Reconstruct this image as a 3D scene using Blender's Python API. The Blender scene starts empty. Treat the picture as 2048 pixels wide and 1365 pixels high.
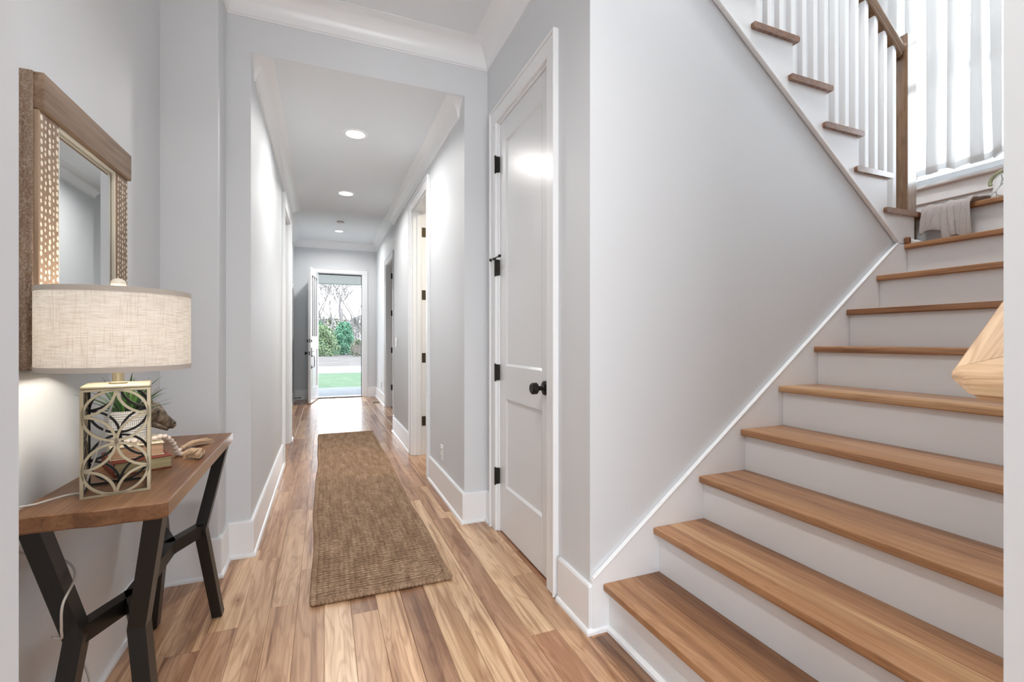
import bpy, bmesh, math, random
from mathutils import Vector, Matrix, noise
R_ = random.Random(7)
SC = bpy.context.scene
COL = SC.collection
PI = math.pi

# ------------------------------------------------------------------ camera
F_PX, YAW, HCAM = 930.0, math.radians(22.0), 1.13
cd = bpy.data.cameras.new('camera'); cam = bpy.data.objects.new('camera', cd); COL.objects.link(cam)
cd.sensor_width = 36.0; cd.lens = F_PX / 2048 * 36.0; cd.shift_y = -1.5 / 2048
cd.clip_start = 0.02; cd.clip_end = 400
cam.location = (0, 0, HCAM); cam.rotation_euler = (PI / 2, 0, -YAW)
SC.camera = cam
# ------------------------------------------------------------------ world, light, exposure
W = bpy.data.worlds.new('sky'); SC.world = W; W.use_nodes = True
nt = W.node_tree; bg = nt.nodes['Background']
tc = nt.nodes.new('ShaderNodeTexCoord'); sep = nt.nodes.new('ShaderNodeSeparateXYZ'); rmp = nt.nodes.new('ShaderNodeValToRGB')
nt.links.new(tc.outputs['Generated'], sep.inputs[0]); nt.links.new(sep.outputs['Z'], rmp.inputs[0])
rmp.color_ramp.elements[0].color = (0.93, 0.96, 1.0, 1); rmp.color_ramp.elements[1].color = (0.76, 0.86, 1.0, 1)
rmp.color_ramp.elements[1].position = 0.6
nt.links.new(rmp.outputs[0], bg.inputs[0]); bg.inputs[1].default_value = 6.0
SC.view_settings.view_transform = 'Standard'; SC.view_settings.look = 'None'
SC.view_settings.gamma = 1.0; SC.view_settings.use_curve_mapping = False
SC.view_settings.exposure = 0.42
SC.cycles.use_denoising = True
SC.cycles.max_bounces = 10; SC.cycles.diffuse_bounces = 6; SC.cycles.glossy_bounces = 4
SC.cycles.transparent_max_bounces = 16
SC.cycles.sample_clamp_indirect = 6.0
SC.cycles.caustics_reflective = False; SC.cycles.caustics_refractive = False

def portal(name, loc, rot, sx, sy):
    l = bpy.data.lights.new(name, 'AREA'); l.shape = 'RECTANGLE'; l.size = sx; l.size_y = sy
    l.cycles.is_portal = True
    o = bpy.data.objects.new(name, l); COL.objects.link(o); o.location = loc; o.rotation_euler = rot
portal('portal_entry', (0.28, 9.92, 1.22), (-PI / 2, 0, 0), 0.86, 2.44)
portal('portal_stair_window', (4.30, 1.40, 3.1), (0, PI / 2, 0), 1.7, 1.7)
portal('portal_rear', (-.1, -4.4, 1.3), (PI / 2, 0, 0), 4.4, 2.5)

def area(name, loc, rot, s, energy, col=(1, 1, 1), spread=PI, disk=True):
    l = bpy.data.lights.new(name, 'AREA'); l.shape = 'DISK' if disk else 'SQUARE'; l.size = s; l.energy = energy
    l.color = col; l.spread = spread
    o = bpy.data.objects.new(name, l); COL.objects.link(o); o.location = loc; o.rotation_euler = rot
    return o

# ------------------------------------------------------------------ materials
def mat(name, color=(.8, .8, .8), rough=.5, metal=0., spec=.5, coat=0.):
    m = bpy.data.materials.new(name); m.use_nodes = True
    b = m.node_tree.nodes['Principled BSDF']
    b.inputs['Base Color'].default_value = (*color, 1); b.inputs['Roughness'].default_value = rough
    b.inputs['Metallic'].default_value = metal; b.inputs['Specular IOR Level'].default_value = spec
    b.inputs['Coat Weight'].default_value = coat; b.inputs['Coat Roughness'].default_value = .12
    return m
class N:
    def __init__(s, m): s.t = m.node_tree; s.b = s.t.nodes.get('Principled BSDF'); s.out = s.t.nodes.get('Material Output')
    def n(s, k, **kw):
        x = s.t.nodes.new(k)
        for a, v in kw.items(): setattr(x, a, v)
        return x
    def l(s, a, b): s.t.links.new(a, b)
    def coord(s, kind='Object', scale=(1, 1, 1), rnd=0., tilt=0.):
        c = s.n('ShaderNodeTexCoord').outputs[kind]
        if tilt:
            vr = s.n('ShaderNodeVectorRotate', rotation_type='Y_AXIS'); vr.inputs['Angle'].default_value = tilt; s.l(c, vr.inputs['Vector']); c = vr.outputs[0]
        mp = s.n('ShaderNodeMapping'); mp.inputs['Scale'].default_value = scale
        if rnd:
            oi = s.n('ShaderNodeObjectInfo'); mu = s.n('ShaderNodeMath', operation='MULTIPLY'); mu.inputs[1].default_value = rnd
            s.l(oi.outputs['Random'], mu.inputs[0]); ad = s.n('ShaderNodeVectorMath', operation='ADD')
            s.l(c, ad.inputs[0]); s.l(mu.outputs[0], ad.inputs[1]); c = ad.outputs[0]
        s.l(c, mp.inputs[0]); return mp.outputs[0]
    def noise(s, v, scale, detail=3, rough=.55, dist=0.):
        x = s.n('ShaderNodeTexNoise'); x.inputs['Scale'].default_value = scale; x.inputs['Detail'].default_value = detail
        x.inputs['Roughness'].default_value = rough; x.inputs['Distortion'].default_value = dist
        s.l(v, x.inputs['Vector']); return x.outputs['Fac']
    def ramp(s, f, stops):
        x = s.n('ShaderNodeValToRGB'); e = x.color_ramp.elements
        while len(e) < len(stops): e.new(.5)
        for i, (p, c) in enumerate(stops):
            e[i].position = p; e[i].color = (*c, 1) if not isinstance(c, (int, float)) else (c, c, c, 1)
        s.l(f, x.inputs[0]); return x.outputs[0]
    def mix(s, f, a, b, mode='MIX'):
        x = s.n('ShaderNodeMix', data_type='RGBA', blend_type=mode)
        for sock, v in ((x.inputs[0], f), (x.inputs[6], a), (x.inputs[7], b)):
            if isinstance(v, (int, float)): sock.default_value = v
            elif isinstance(v, tuple): sock.default_value = (*v, 1)
            else: s.l(v, sock)
        return x.outputs[2]
    def math(s, op, a, b=None):
        x = s.n('ShaderNodeMath', operation=op)
        for i, v in enumerate((a, b)):
            if v is None: continue
            if isinstance(v, (int, float)): x.inputs[i].default_value = v
            else: s.l(v, x.inputs[i])
        return x.outputs[0]
    def bump(s, h, strength=.2, dist=.002):
        x = s.n('ShaderNodeBump'); x.inputs['Strength'].default_value = strength; x.inputs['Distance'].default_value = dist
        s.l(h, x.inputs['Height']); s.l(x.outputs[0], s.b.inputs['Normal'])

def paint(name, color, rough, bump=.05, sc=350):
    m = mat(name, color, rough); k = N(m); v = k.coord()
    k.bump(k.noise(v, sc, 2), bump, .0008); return m
MW = paint('wall paint', (.675, .695, .715), .55)
MT = paint('white trim paint', (.84, .855, .87), .28, .02, 80)
MC = paint('ceiling paint', (.80, .835, .865), .7)
MD = paint('door paint', (.765, .78, .795), .30, .02, 60)
MRI = paint('riser paint', (.775, .79, .80), .4, .02, 60)

def wood(name, axis='Y', base=None, rough=.35, contrast=1., lines=1., knots=True, coat=.0, scale=1., tilt=0.):
    """plank wood: grain along axis, colour from the object's own colour, seeded per object"""
    m = mat(name, (.5, .3, .15), rough, coat=coat); k = N(m)
    def co(ac, al, rnd):
        sc = {'X': (al, ac, ac), 'Y': (ac, al, ac), 'Z': (ac, ac, al)}[axis]
        return k.coord('Object', tuple(q * scale for q in sc), rnd=rnd, tilt=tilt)
    if base is None:
        oi = k.n('ShaderNodeObjectInfo'); col = oi.outputs['Color']
    else:
        rgb = k.n('ShaderNodeRGB'); rgb.outputs[0].default_value = (*base, 1); col = rgb.outputs[0]
    def tint(f, dark, fac):
        return k.mix(fac, f, k.mix(1., f, dark, 'MULTIPLY'))
    warp_ = k.noise(co(13, 1.5, 0), 1., 2, .5, .4)            # slow drift of the grain (shifted per board below)
    drift = k.noise(co(15, 1.7, 53.0), 1., 2, .45, .5)
    rings = k.math('SINE', k.math('MULTIPLY', drift, 46.0))
    rings = k.ramp(k.math('MULTIPLY', k.math('ADD', rings, 1.), .5), [(.35, 0), (.72, .35), (.97, 1.)])
    zone = k.noise(co(16, .75, 91.0), 1., 2, .45, .9)          # heartwood against sapwood
    fibre = k.noise(co(170, 3.2, 17.0), 1., 4, .6)
    streak = k.noise(co(42, .9, 29.0), 1., 3, .6, .3)
    c = k.mix(k.math('MULTIPLY', k.ramp(zone, [(.54, 0), (.60, 1.)]), .55 * contrast), col, k.mix(1., col, (1.26, 1.34, 1.42), 'MULTIPLY'))
    c = tint(c, (.66, .56, .48), k.math('MULTIPLY', k.ramp(zone, [(.38, 1.), (.46, .0)]), .75 * contrast))
    c = tint(c, (.64, .53, .44), k.math('MULTIPLY', rings, .42 * lines))
    c = tint(c, (.55, .45, .38), k.math('MULTIPLY', k.ramp(streak, [(.30, 1.), (.42, .0)]), .85 * contrast))
    c = tint(c, (.76, .70, .64), k.math('MULTIPLY', k.ramp(fibre, [(.36, 1), (.58, 0)]), .65))
    if knots:
        vo = k.n('ShaderNodeTexVoronoi'); vo.inputs['Scale'].default_value = 1.; vo.inputs['Randomness'].default_value = 1.
        k.l(co(5.2, 2.3, 71.0), vo.inputs['Vector'])
        d = k.math('ADD', vo.outputs['Distance'], k.math('MULTIPLY', warp_, .12))
        c = tint(c, (.62, .50, .42), k.ramp(k.math('SINE', k.math('MULTIPLY', d, 95.)), [(.45, 0.), (.9, .55)]) if False else k.ramp(d, [(.10, .9), (.17, .5), (.24, 0.)]))
        c = tint(c, (.34, .24, .18), k.ramp(d, [(.075, 1.), (.105, 0.)]))
    k.l(c, k.b.inputs['Base Color'])
    k.bump(fibre, .10, .0005)
    k.l(k.ramp(fibre, [(.3, rough + .08), (.7, rough - .03)]), k.b.inputs['Roughness'])
    return m
WFLOOR = wood('hickory floor board', 'Y', None, .29, 1.2, 1.25, coat=.22)
WTREAD = wood('oak tread board', 'Y', None, .33, .8, .9, knots=False, coat=.1)
WTREADX = wood('oak tread board upper', 'Y', (.235, .105, .046), .25, .7, .8, knots=False, coat=1.)
WNEWEL = wood('oak newel', 'Z', (.27, .17, .10), .22, .8, 1., knots=False, coat=1.)
WRAILU = wood('oak upper rail', 'X', (.27, .17, .10), .22, .7, .8, knots=False, coat=1., tilt=-.655)
WRAIL = wood('pale oak handrail', 'X', (.74, .515, .32), .38, .5, 1.3, knots=False, tilt=.655)
WTABLE = wood('acacia table top', 'Y', (.215, .098, .040), .42, .9, .8, knots=False)
WEDGE = wood('polished table edge', 'Y', (.215, .098, .040), .18, .6, .5, knots=False, coat=1.)
WMIR = wood('weathered mirror wood', 'Y', (.235, .158, .103), .6, 1.0, .5, knots=False)
WMIRZ = wood('weathered mirror stile wood', 'Z', (.265, .18, .118), .6, 1.0, .5, knots=False)

BLACK = mat('blackened steel', (.018, .016, .014), .38, .3)
HINGE = mat('oil rubbed bronze', (.02, .017, .014), .42, .6)
BRASS = mat('aged brass hinge', (.085, .068, .042), .45, .8)
GOLD = mat('brushed champagne gold', (.47, .41, .285), .42, .8)
DARKIN = mat('black painted metal', (.012, .010, .009), .5)
NICKEL = mat('satin nickel', (.5, .5, .48), .3, .9)
WHITEPL = mat('white plastic', (.82, .82, .81), .35)
CORDM = mat('clear cord', (.55, .52, .47), .25)
GLASSM = mat('window glass', (1, 1, 1), .0)
GLASSM.node_tree.nodes['Principled BSDF'].inputs['Transmission Weight'].default_value = 0.
def clear_glass():
    m = bpy.data.materials.new('clear pane'); m.use_nodes = True; k = N(m); t = k.t; t.nodes.remove(k.b)
    a = k.n('ShaderNodeBsdfTransparent'); a.inputs[0].default_value = (.95, .97, .97, 1)
    g = k.n('ShaderNodeBsdfGlossy'); g.inputs['Roughness'].default_value = .02
    f = k.n('ShaderNodeFresnel'); mx = k.n('ShaderNodeMixShader')
    k.l(f.outputs[0], mx.inputs[0]); k.l(a.outputs[0], mx.inputs[1]); k.l(g.outputs[0], mx.inputs[2]); k.l(mx.outputs[0], k.out.inputs[0])
    return m
PANE = clear_glass()
MIRROR = mat('silvered mirror', (.78, .80, .80), .0, 1.0)
def emis(name, col, st):
    m = bpy.data.materials.new(name); m.use_nodes = True; k = N(m); k.t.nodes.remove(k.b)
    e = k.n('ShaderNodeEmission'); e.inputs[0].default_value = (*col, 1); e.inputs[1].default_value = st; k.l(e.outputs[0], k.out.inputs[0])
    return m
LENS = emis('lamp lens', (1., .97, .92), 5.0)

# ------------------------------------------------------------------ mesh builder
class MB:
    def __init__(s): s.v = []; s.f = []
    def add(s, vs, fs):
        b = len(s.v); s.v += [Vector(p) for p in vs]; s.f += [tuple(i + b for i in q) for q in fs]; return s
    def box(s, x0, x1, y0, y1, z0, z1, c=0.):
        if c <= 0:
            v = [(x, y, z) for z in (z0, z1) for y in (y0, y1) for x in (x0, x1)]
            return s.add(v, [(0, 2, 3, 1), (4, 5, 7, 6), (0, 1, 5, 4), (2, 6, 7, 3), (0, 4, 6, 2), (1, 3, 7, 5)])
        bm = bmesh.new(); bmesh.ops.create_cube(bm, size=1)
        for q in bm.verts: q.co = Vector(((x0 + x1) / 2 + q.co.x * (x1 - x0), (y0 + y1) / 2 + q.co.y * (y1 - y0), (z0 + z1) / 2 + q.co.z * (z1 - z0)))
        c = min(c, .45 * min(abs(x1 - x0), abs(y1 - y0), abs(z1 - z0)))
        bmesh.ops.bevel(bm, geom=bm.edges[:], offset=c, segments=1, affect='EDGES')
        return s.bm(bm)
    def bm(s, bm):
        bm.verts.index_update()
        s.add([q.co.copy() for q in bm.verts], [[q.index for q in f.verts] for f in bm.faces]); bm.free(); return s
    def prism(s, poly, axis, a, b):
        def P(u, w, t): return {'X': (t, u, w), 'Y': (u, t, w), 'Z': (u, w, t)}[axis]
        n = len(poly); v = [P(u, w, a) for u, w in poly] + [P(u, w, b) for u, w in poly]
        fs = [tuple(range(n - 1, -1, -1)), tuple(range(n, 2 * n))] + [(i, (i + 1) % n, n + (i + 1) % n, n + i) for i in range(n)]
        return s.add(v, fs)
    def loft(s, rings, closed=True, caps=True):
        n = len(rings[0]); v = [p for r in rings for p in r]; fs = []
        for i in range(len(rings) - 1):
            for j in range(n if closed else n - 1):
                k = (j + 1) % n; fs.append((i * n + j, i * n + k, (i + 1) * n + k, (i + 1) * n + j))
        if caps and closed: fs += [tuple(range(n - 1, -1, -1)), tuple((len(rings) - 1) * n + j for j in range(n))]
        return s.add(v, fs)
    def tube(s, pts, r, n=8, caps=True, flat=1.):
        pts = [Vector(p) for p in pts]; rings = []
        up = Vector((0, 0, 1))
        for i, p in enumerate(pts):
            d = (pts[min(i + 1, len(pts) - 1)] - pts[max(i - 1, 0)]).normalized()
            if abs(d.dot(up)) > .95: up = Vector((1, 0, 0))
            a = d.cross(up).normalized(); b = a.cross(d).normalized(); up = b
            rr = r[i] if isinstance(r, (list, tuple)) else r
            rings.append([p + (a * math.cos(2 * PI * j / n) + b * math.sin(2 * PI * j / n) * flat) * rr for j in range(n)])
        return s.loft(rings, True, caps)
    def lathe(s, prof, c, n=24, axis='Z', caps=True):
        rings = []
        for r, h in prof:
            ring = []
            for j in range(n):
                a = 2 * PI * j / n; q = (r * math.cos(a), r * math.sin(a))
                o = {'Z': (q[0], q[1], h), 'X': (h, q[0], q[1]), 'Y': (q[1], h, q[0])}[axis]
                ring.append(Vector(c) + Vector(o))
            rings.append(ring)
        return s.loft(rings, True, caps)
    def ell(s, c, r, nu=10, nv=6, rot=None):
        pr = [(math.sin(PI * i / nv), -math.cos(PI * i / nv)) for i in range(nv + 1)]
        pr[0] = (.02, -1); pr[-1] = (.02, 1)
        m = MB().lathe(pr, (0, 0, 0), nu)
        M_ = rot or Matrix.Identity(3)
        return s.add([Vector(c) + M_ @ Vector((p.x * r[0], p.y * r[1], p.z * r[2])) for p in m.v], m.f)
    def bar(s, p0, p1, w, h, up=(0, 1, 0), c=0.):
        """square bar from p0 to p1, h along up, w across"""
        p0, p1 = Vector(p0), Vector(p1); d = (p1 - p0).normalized(); a = d.cross(Vector(up)).normalized(); b = a.cross(d).normalized()
        m = MB().box(-w / 2, w / 2, -h / 2, h / 2, 0, (p1 - p0).length, c)
        return s.add([p0 + a * p.x + b * p.y + d * p.z for p in m.v], m.f)
    def rot(s, ang, c, axis='Z'):
        Rm = Matrix.Rotation(ang, 3, axis); c = Vector(c); s.v = [c + Rm @ (p - c) for p in s.v]; return s
def bez(pts, n=10):
    out = []; P = [Vector(p) for p in pts]
    for i in range(len(P) - 1):
        p0, p1, p2, p3 = P[max(i - 1, 0)], P[i], P[i + 1], P[min(i + 2, len(P) - 1)]
        for j in range(n):
            t = j / n; out.append(.5 * ((2 * p1) + (p2 - p0) * t + (2 * p0 - 5 * p1 + 4 * p2 - p3) * t * t + (3 * p1 - p0 - 3 * p2 + p3) * t ** 3))
    return out + [P[-1]]
WL = {}
def link(o, parent, c):
    COL.objects.link(o); WL[o] = c
    if parent is not None: o.parent = parent; o.location = c - WL[parent]
    else: o.location = c
def build(name, mb, m, parent=None, smooth=False, color=None, fixn=True, origin=None):
    xs = [[p[i] for p in mb.v] for i in range(3)]
    c = Vector(origin) if origin is not None else Vector([(min(q) + max(q)) / 2 for q in xs])
    me = bpy.data.meshes.new(name); me.from_pydata([p - c for p in mb.v], [], mb.f)
    if fixn:
        b = bmesh.new(); b.from_mesh(me); bmesh.ops.recalc_face_normals(b, faces=b.faces[:]); b.to_mesh(me); b.free()
    if smooth:
        me.polygons.foreach_set('use_smooth', [True] * len(me.polygons))
        if smooth != 'all': me.set_sharp_from_angle(angle=math.radians(38))
    me.materials.append(m); o = bpy.data.objects.new(name, me); link(o, parent, c)
    if color: o.color = (*color, 1)
    return o
def copyof(o, name, at, parent=None, color=None):
    c = bpy.data.objects.new(name, o.data); link(c, parent, Vector(at))
    if color: c.color = (*color, 1)
    return c
def tag(o, label, cat=None, group=None, kind=None):
    o['label'] = label
    if cat: o['category'] = cat
    if group: o['group'] = group
    if kind: o['kind'] = kind
    return o
def thing(name, label, cat, loc, group=None, kind=None):
    o = bpy.data.objects.new(name, None); link(o, None, Vector(loc)); o.empty_display_size = .1
    return tag(o, label, cat, group, kind)
def struct(name, mb, m, label, cat='wall', **k):
    return tag(build(name, mb, m, **k), label, cat, None, 'structure')

# ------------------------------------------------------------------ dimensions
XL, XJ, XHL, XHR, XD = -.70, -.47, -.357, .805, .957
Y1, Y2, YT, YE, YS = 2.59, 2.78, 5.90, 9.75, 1.56
ZC, ZH, ZF = 2.95, 2.645, 3.06           # foyer, hall and entry ceilings
FXL, FXR = -.53, .98
YN0, YN1 = .24, .36                       # the wall the camera looks past
XW, YB, ZTOP = 4.10, 2.70, 5.2

# ------------------------------------------------------------------ floor boards
fl = struct('floor', MB().box(-3.2, 4.2, -4.5, 9.80, -.10, -.012), mat('sub floor', (.10, .06, .035), .8),
            'hickory strip floor running down the hallway', 'floor')
PALE, PAL2, MID, MID2, BRN, DRK, RED = (.655, .44, .268), (.59, .372, .22), (.51, .305, .174), (.45, .256, .147), (.36, .20, .113), (.25, .138, .077), (.40, .205, .11)
PAL = [PALE, PAL2, PAL2, MID, MID, MID2, MID2, BRN, RED, PAL2]
WID = .105
fixed = {  # row: joints (y) and colours between them, as seen in front of the runner
    0: [(.3, MID), (1.2, PALE), (3.4, MID)], 1: [(.3, BRN), (1.0, MID), (2.02, BRN), (2.6, PAL2)],
    2: [(.3, MID), (.9, PAL2), (2.7, MID2)], 3: [(.3, PAL2), (.95, MID), (1.47, BRN), (2.35, MID)],
    4: [(.3, MID), (1.1, PALE), (2.9, MID)], 5: [(.3, MID), (1.25, PALE), (3.3, MID2)],
    6: [(.3, BRN), (1.1, MID2), (2.9, PAL2)], 7: [(.3, MID), (.7, RED), (1.62, PALE), (3.0, MID)],
    8: [(.3, PAL2), (1.0, MID), (2.06, PAL2), (3.1, MID2)], 9: [(.3, MID), (1.0, DRK), (1.52, RED), (2.3, MID2)],
    -1: [(.3, MID), (1.35, MID), (2.5, PAL2)], -2: [(.3, BRN), (1.3, MID), (2.2, PAL2)], -3: [(.3, MID), (1.0, BRN), (1.75, PAL2), (2.7, MID)],
    -4: [(.3, PAL2), (1.45, MID2), (2.1, PALE)]}
def rowrange(k):
    x = (k + .5) * WID
    if x < XHL - .02: return (.30, 2.80) if x > -.75 else None
    if x > XHR + .02:
        return (.30, 2.80) if x < 1.05 else None
    return (.30, YE)
for k in range(-8, 10):
    rr = rowrange(k)
    if not rr: continue
    y, y1 = rr; cuts = []
    if k in fixed:
        cuts = [(a, c) for a, c in fixed[k] if a < y1]; y = cuts[-1][0] + R_.uniform(.6, 1.3)
    while y < y1 - .25:
        cuts.append((y if cuts else rr[0], R_.choice(PAL))); y += R_.uniform(.55, 1.5)
    cuts.append((y1, None))
    for (a, c), (b, _) in zip(cuts, cuts[1:]):
        if b - a < .02: continue
        f = R_.uniform(.93, 1.07)
        build('floor_board', MB().box(k * WID + .0004, (k + 1) * WID - .0004, a + .0004, b - .0004, -.012, R_.uniform(-.0003, .0003), .0007), WFLOOR, fl,
              color=tuple(q * f for q in c))
# entry hall wide part, left and right strips, and the room behind the camera
for k in (-6, -5, -4):
    y = YT + .0
    while y < YE - .1:
        b = min(YE, y + R_.uniform(.6, 1.4)); x0 = max(k * WID, FXL); x1 = min((k + 1) * WID, -.345)
        if x1 > x0: build('floor_board', MB().box(x0 + .0004, x1 - .0004, y + .0004, b - .0004, -.012, 0, .0007), WFLOOR, fl, color=R_.choice(PAL))
        y = b
for k in (7, 8, 9):
    y = 3.7
    while y < YE - .1:
        b = min(YE, y + R_.uniform(.6, 1.4)); x0 = max(k * WID, .79); x1 = (k + 1) * WID
        if x1 > x0 and k > 7: build('floor_board', MB().box(x0 + .0004, x1 - .0004, y + .0004, b - .0004, -.012, 0, .0007), WFLOOR, fl, color=R_.choice(PAL))
        y = b
build('floor_back_room', MB().box(-3.2, 4.2, -4.5, .30, -.012, -.001), wood('back room floor', 'Y', (.45, .27, .15), .35), fl)

# ------------------------------------------------------------------ walls
struct('wall_left', MB().box(-.90, XL, YN1, Y1, 0, ZC), MW, 'pale grey wall behind the mirror and console table')
struct('wall_alcove', MB().box(-.90, XJ, Y1, Y2 + .3, 0, ZC), MW, 'narrow pale grey wall beyond the console table')
struct('wall_hall_left', MB().box(-.50, XHL, Y2, 4.79, 0, ZH).box(-.50, XHL, 5.62, YT - .12, 0, ZH).box(-.50, XHL, 4.79, 5.62, 2.405, ZH), MW, 'left hallway wall with an opening near its far end')
struct('wall_hall_right', MB().box(XHR, .935, Y2, 3.85, 0, ZH).box(XHR, .935, 4.60, YT - .12, 0, ZH).box(XHR, .935, 3.85, 4.60, 2.405, ZH).box(.935, XD + .12, Y2, Y2 + .1, 0, ZH), MW, 'right hallway wall with a doorway near its middle')
struct('wall_header', MB().box(XJ, XD + .12, Y2, Y2 + .12, ZH, ZC), MW, 'grey wall strip above the hallway opening')
struct('wall_entry_return', MB().box(FXL - .12, XHL, YT - .12, YT, 0, ZH).box(XHR, FXR + .12, YT - .12, YT, 0, ZH).box(FXL - .12, FXR + .12, YT - .12, YT, ZH, ZF), MW, 'wall where the hallway widens into the entry')
struct('wall_entry_left', MB().box(FXL - .12, FXL, YT, YE, 0, ZF), MW, 'left wall of the entry beside the open front door')
struct('wall_entry_right', MB().box(FXR, FXR + .12, YT, 7.20, 0, ZF).box(FXR, FXR + .12, 8.10, YE, 0, ZF).box(FXR, FXR + .12, 7.2, 8.1, 2.405, ZF), MW, 'right wall of the entry with a doorway')
struct('wall_end', MB().box(FXL - .12, -.16, YE, YE + .14, 0, ZF).box(.72, FXR + .12, YE, YE + .14, 0, ZF).box(-.16, .72, YE, YE + .14, 2.45, ZF), MW, 'end wall around the front door')
struct('wall_closet', MB().box(XD, XD + .12, YS, 1.895, 0, ZTOP).box(XD, XD + .12, 2.60, Y2, 0, ZTOP).box(XD, XD + .12, 1.895, 2.60, 2.427, ZTOP), MW, 'pale wall around the narrow closet door')
struct('ceiling', MB().box(-.9, XD, YN0, Y2, ZC, ZC + .2), MC, 'white foyer ceiling above the mirror', 'ceiling')
struct('ceiling_hall', MB().box(-.50, .935, Y2 + .12, YT - .12, ZH, ZH + .12).box(XHL, XHR, Y2, Y2 + .12, ZH - .0006, ZH - .0001).box(XHL, XHR, YT - .12, YT, ZH - .0006, ZH - .0001), MC, 'lower hallway ceiling with recessed lights', 'ceiling')
struct('ceiling_entry', MB().box(FXL - .12, FXR + .12, YT - .12, YE + .14, ZF, ZF + .15), MC, 'taller ceiling of the entry by the front door', 'ceiling')
struct('wall_near_left', MB().box(-3.2, -.1655, YN0, YN1, 0, ZC), MW, 'edge of the near wall at the far left of the picture')
struct('wall_near_right', MB().box(.918, 4.2, YN0, YN1, 0, ZTOP), MW, 'edge of the near wall covering the right end of the stairs')
struct('wall_near_header', MB().box(-.1655, .918, YN0, YN1, 2.55, ZC), MW, 'header of the opening the camera looks through')
# stairwell
struct('wall_stairwell_back', MB().box(XD + .12, 4.3, YB, YB + .12, 0, ZTOP), MW, 'grey stairwell wall behind the white balusters')
struct('ceiling_stairwell', MB().box(-.9, 4.4, YN0, YB + .2, ZTOP, ZTOP + .1), MC, 'stairwell ceiling', 'ceiling')
struct('wall_stairwell_foyer', MB().box(XD - .1, XD, YN1, YS, ZC + .001, ZTOP), MW, 'upper stairwell wall over the foyer')
# back room behind the camera with a wide glazed wall
struct('wall_back_room', MB().box(-3.3, -3.2, -4.6, YN0, 0, ZC).box(4.2, 4.3, -4.6, YN0, 0, ZC).box(-3.3, -2.3, -4.6, -4.5, 0, ZC).box(2.1, 4.3, -4.6, -4.5, 0, ZC).box(-2.3, 2.1, -4.6, -4.5, 2.55, ZC), MW, 'walls of the room behind the camera')
struct('ceiling_back_room', MB().box(-3.3, 4.3, -4.6, YN0, ZC, ZC + .1), MC, 'ceiling of the room behind the camera', 'ceiling')
# side rooms
struct('wall_right_room', MB().box(.93, 2.6, 2.9, 2.98, 0, 2.7).box(2.6, 2.7, 2.9, 5.8, 0, 2.7).box(.93, 2.7, 5.7, 5.78, 0, 2.7).box(.93, 2.7, 2.9, 5.78, 2.7, 2.8), MW, 'side room seen through the near right doorway')
struct('wall_left_room', MB().box(-2.4, -.5, 3.9, 3.98, 0, 2.7).box(-2.5, -2.4, 3.9, 6.5, 0, 2.7).box(-2.5, FXL - .12, 6.42, 6.5, 0, 2.7).box(-2.5, -.5, 3.9, 6.5, 2.7, 2.8), MW, 'side room seen through the left opening')
struct('wall_entry_room', MB().box(1.1, 2.6, 6.2, 6.28, 0, 2.7).box(2.6, 2.7, 6.2, 9.0, 0, 2.7).box(1.1, 2.7, 8.9, 9.0, 0, 2.7).box(1.1, 2.7, 6.2, 9., 2.7, 2.8), MW, 'side room seen through the entry doorway')

# ------------------------------------------------------------------ trim helpers
def off(path, o):
    """offset an open plan polyline to its left by o with mitred corners"""
    P = [Vector((p[0], p[1])) for p in path]; out = []
    for i, p in enumerate(P):
        ns = []
        if i > 0: d = (P[i] - P[i - 1]).normalized(); ns.append(Vector((-d.y, d.x)))
        if i < len(P) - 1: d = (P[i + 1] - P[i]).normalized(); ns.append(Vector((-d.y, d.x)))
        if len(ns) == 2:
            m = (ns[0] + ns[1]).normalized(); out.append(p + m * (o / max(.2, m.dot(ns[0]))))
        else: out.append(p + ns[0] * o)
    return out
def run(path, prof):
    """sweep a (offset, z) profile along a plan path, open profile closed by the wall"""
    rings = []
    cols = [off(path, o) for o, z in prof]
    for i in range(len(path)):
        rings.append([Vector((cols[j][i].x, cols[j][i].y, prof[j][1])) for j in range(len(prof))])
    return MB().loft(rings, True, True)
BASE = [(0, 0), (.028, 0), (.027, .010), (.022, .017), (.016, .019), (.016, .178), (.012, .186), (0, .186)]
def crown(zb, zt, p):
    h = zt - zb; pr = [(0, zb), (.007, zb), (.008, zb + .007), (.013, zb + .009)]
    for i in range(9):
        a = i / 8 * PI / 2; pr.append((.014 + (p - .014) * (1 - math.cos(a)), zb + .010 + (h - .013) * math.sin(a)))
    return pr + [(p, zt), (0, zt)]
base_n = [0]
def baseboard(path, side, label):
    base_n[0] += 1
    return struct('baseboard_%s' % side, run(path, BASE), MT, label, 'baseboard')
# interior is to the left of the path direction
baseboard([(XHL, 4.70), (XHL, Y2), (XJ, Y2), (XJ, Y1), (XL, Y1), (XL, YN1)], 'left', 'white baseboard stepping round the console alcove into the hallway')
baseboard([(XD, 2.66), (XD, Y2), (XHR, Y2), (XHR, 3.765)], 'right', 'white baseboard between the closet door and the hall doorway')
baseboard([(XHR, 4.69), (XHR, YT), (FXR, YT), (FXR, 7.11)], 'hall_right', 'white baseboard wrapping the corner beyond the hinged hall doorway')
baseboard([(FXR, 8.19), (FXR, YE), (.81, YE)], 'entry_right', 'white baseboard in the far corner right of the front doorway')
baseboard([(-.25, YE), (FXL, YE), (FXL, YT), (XHL, YT), (XHL, 5.715)], 'entry_left', 'white baseboard behind the open front door')
baseboard([(1.03, YS), (XD, YS), (XD, 1.80)], 'stairs', 'tall white baseboard block at the foot of the stairs')
CR1 = crown(2.822, ZC, .125); CR2 = crown(2.553, ZH, .105); CR3 = crown(2.915, ZF, .105)
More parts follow.
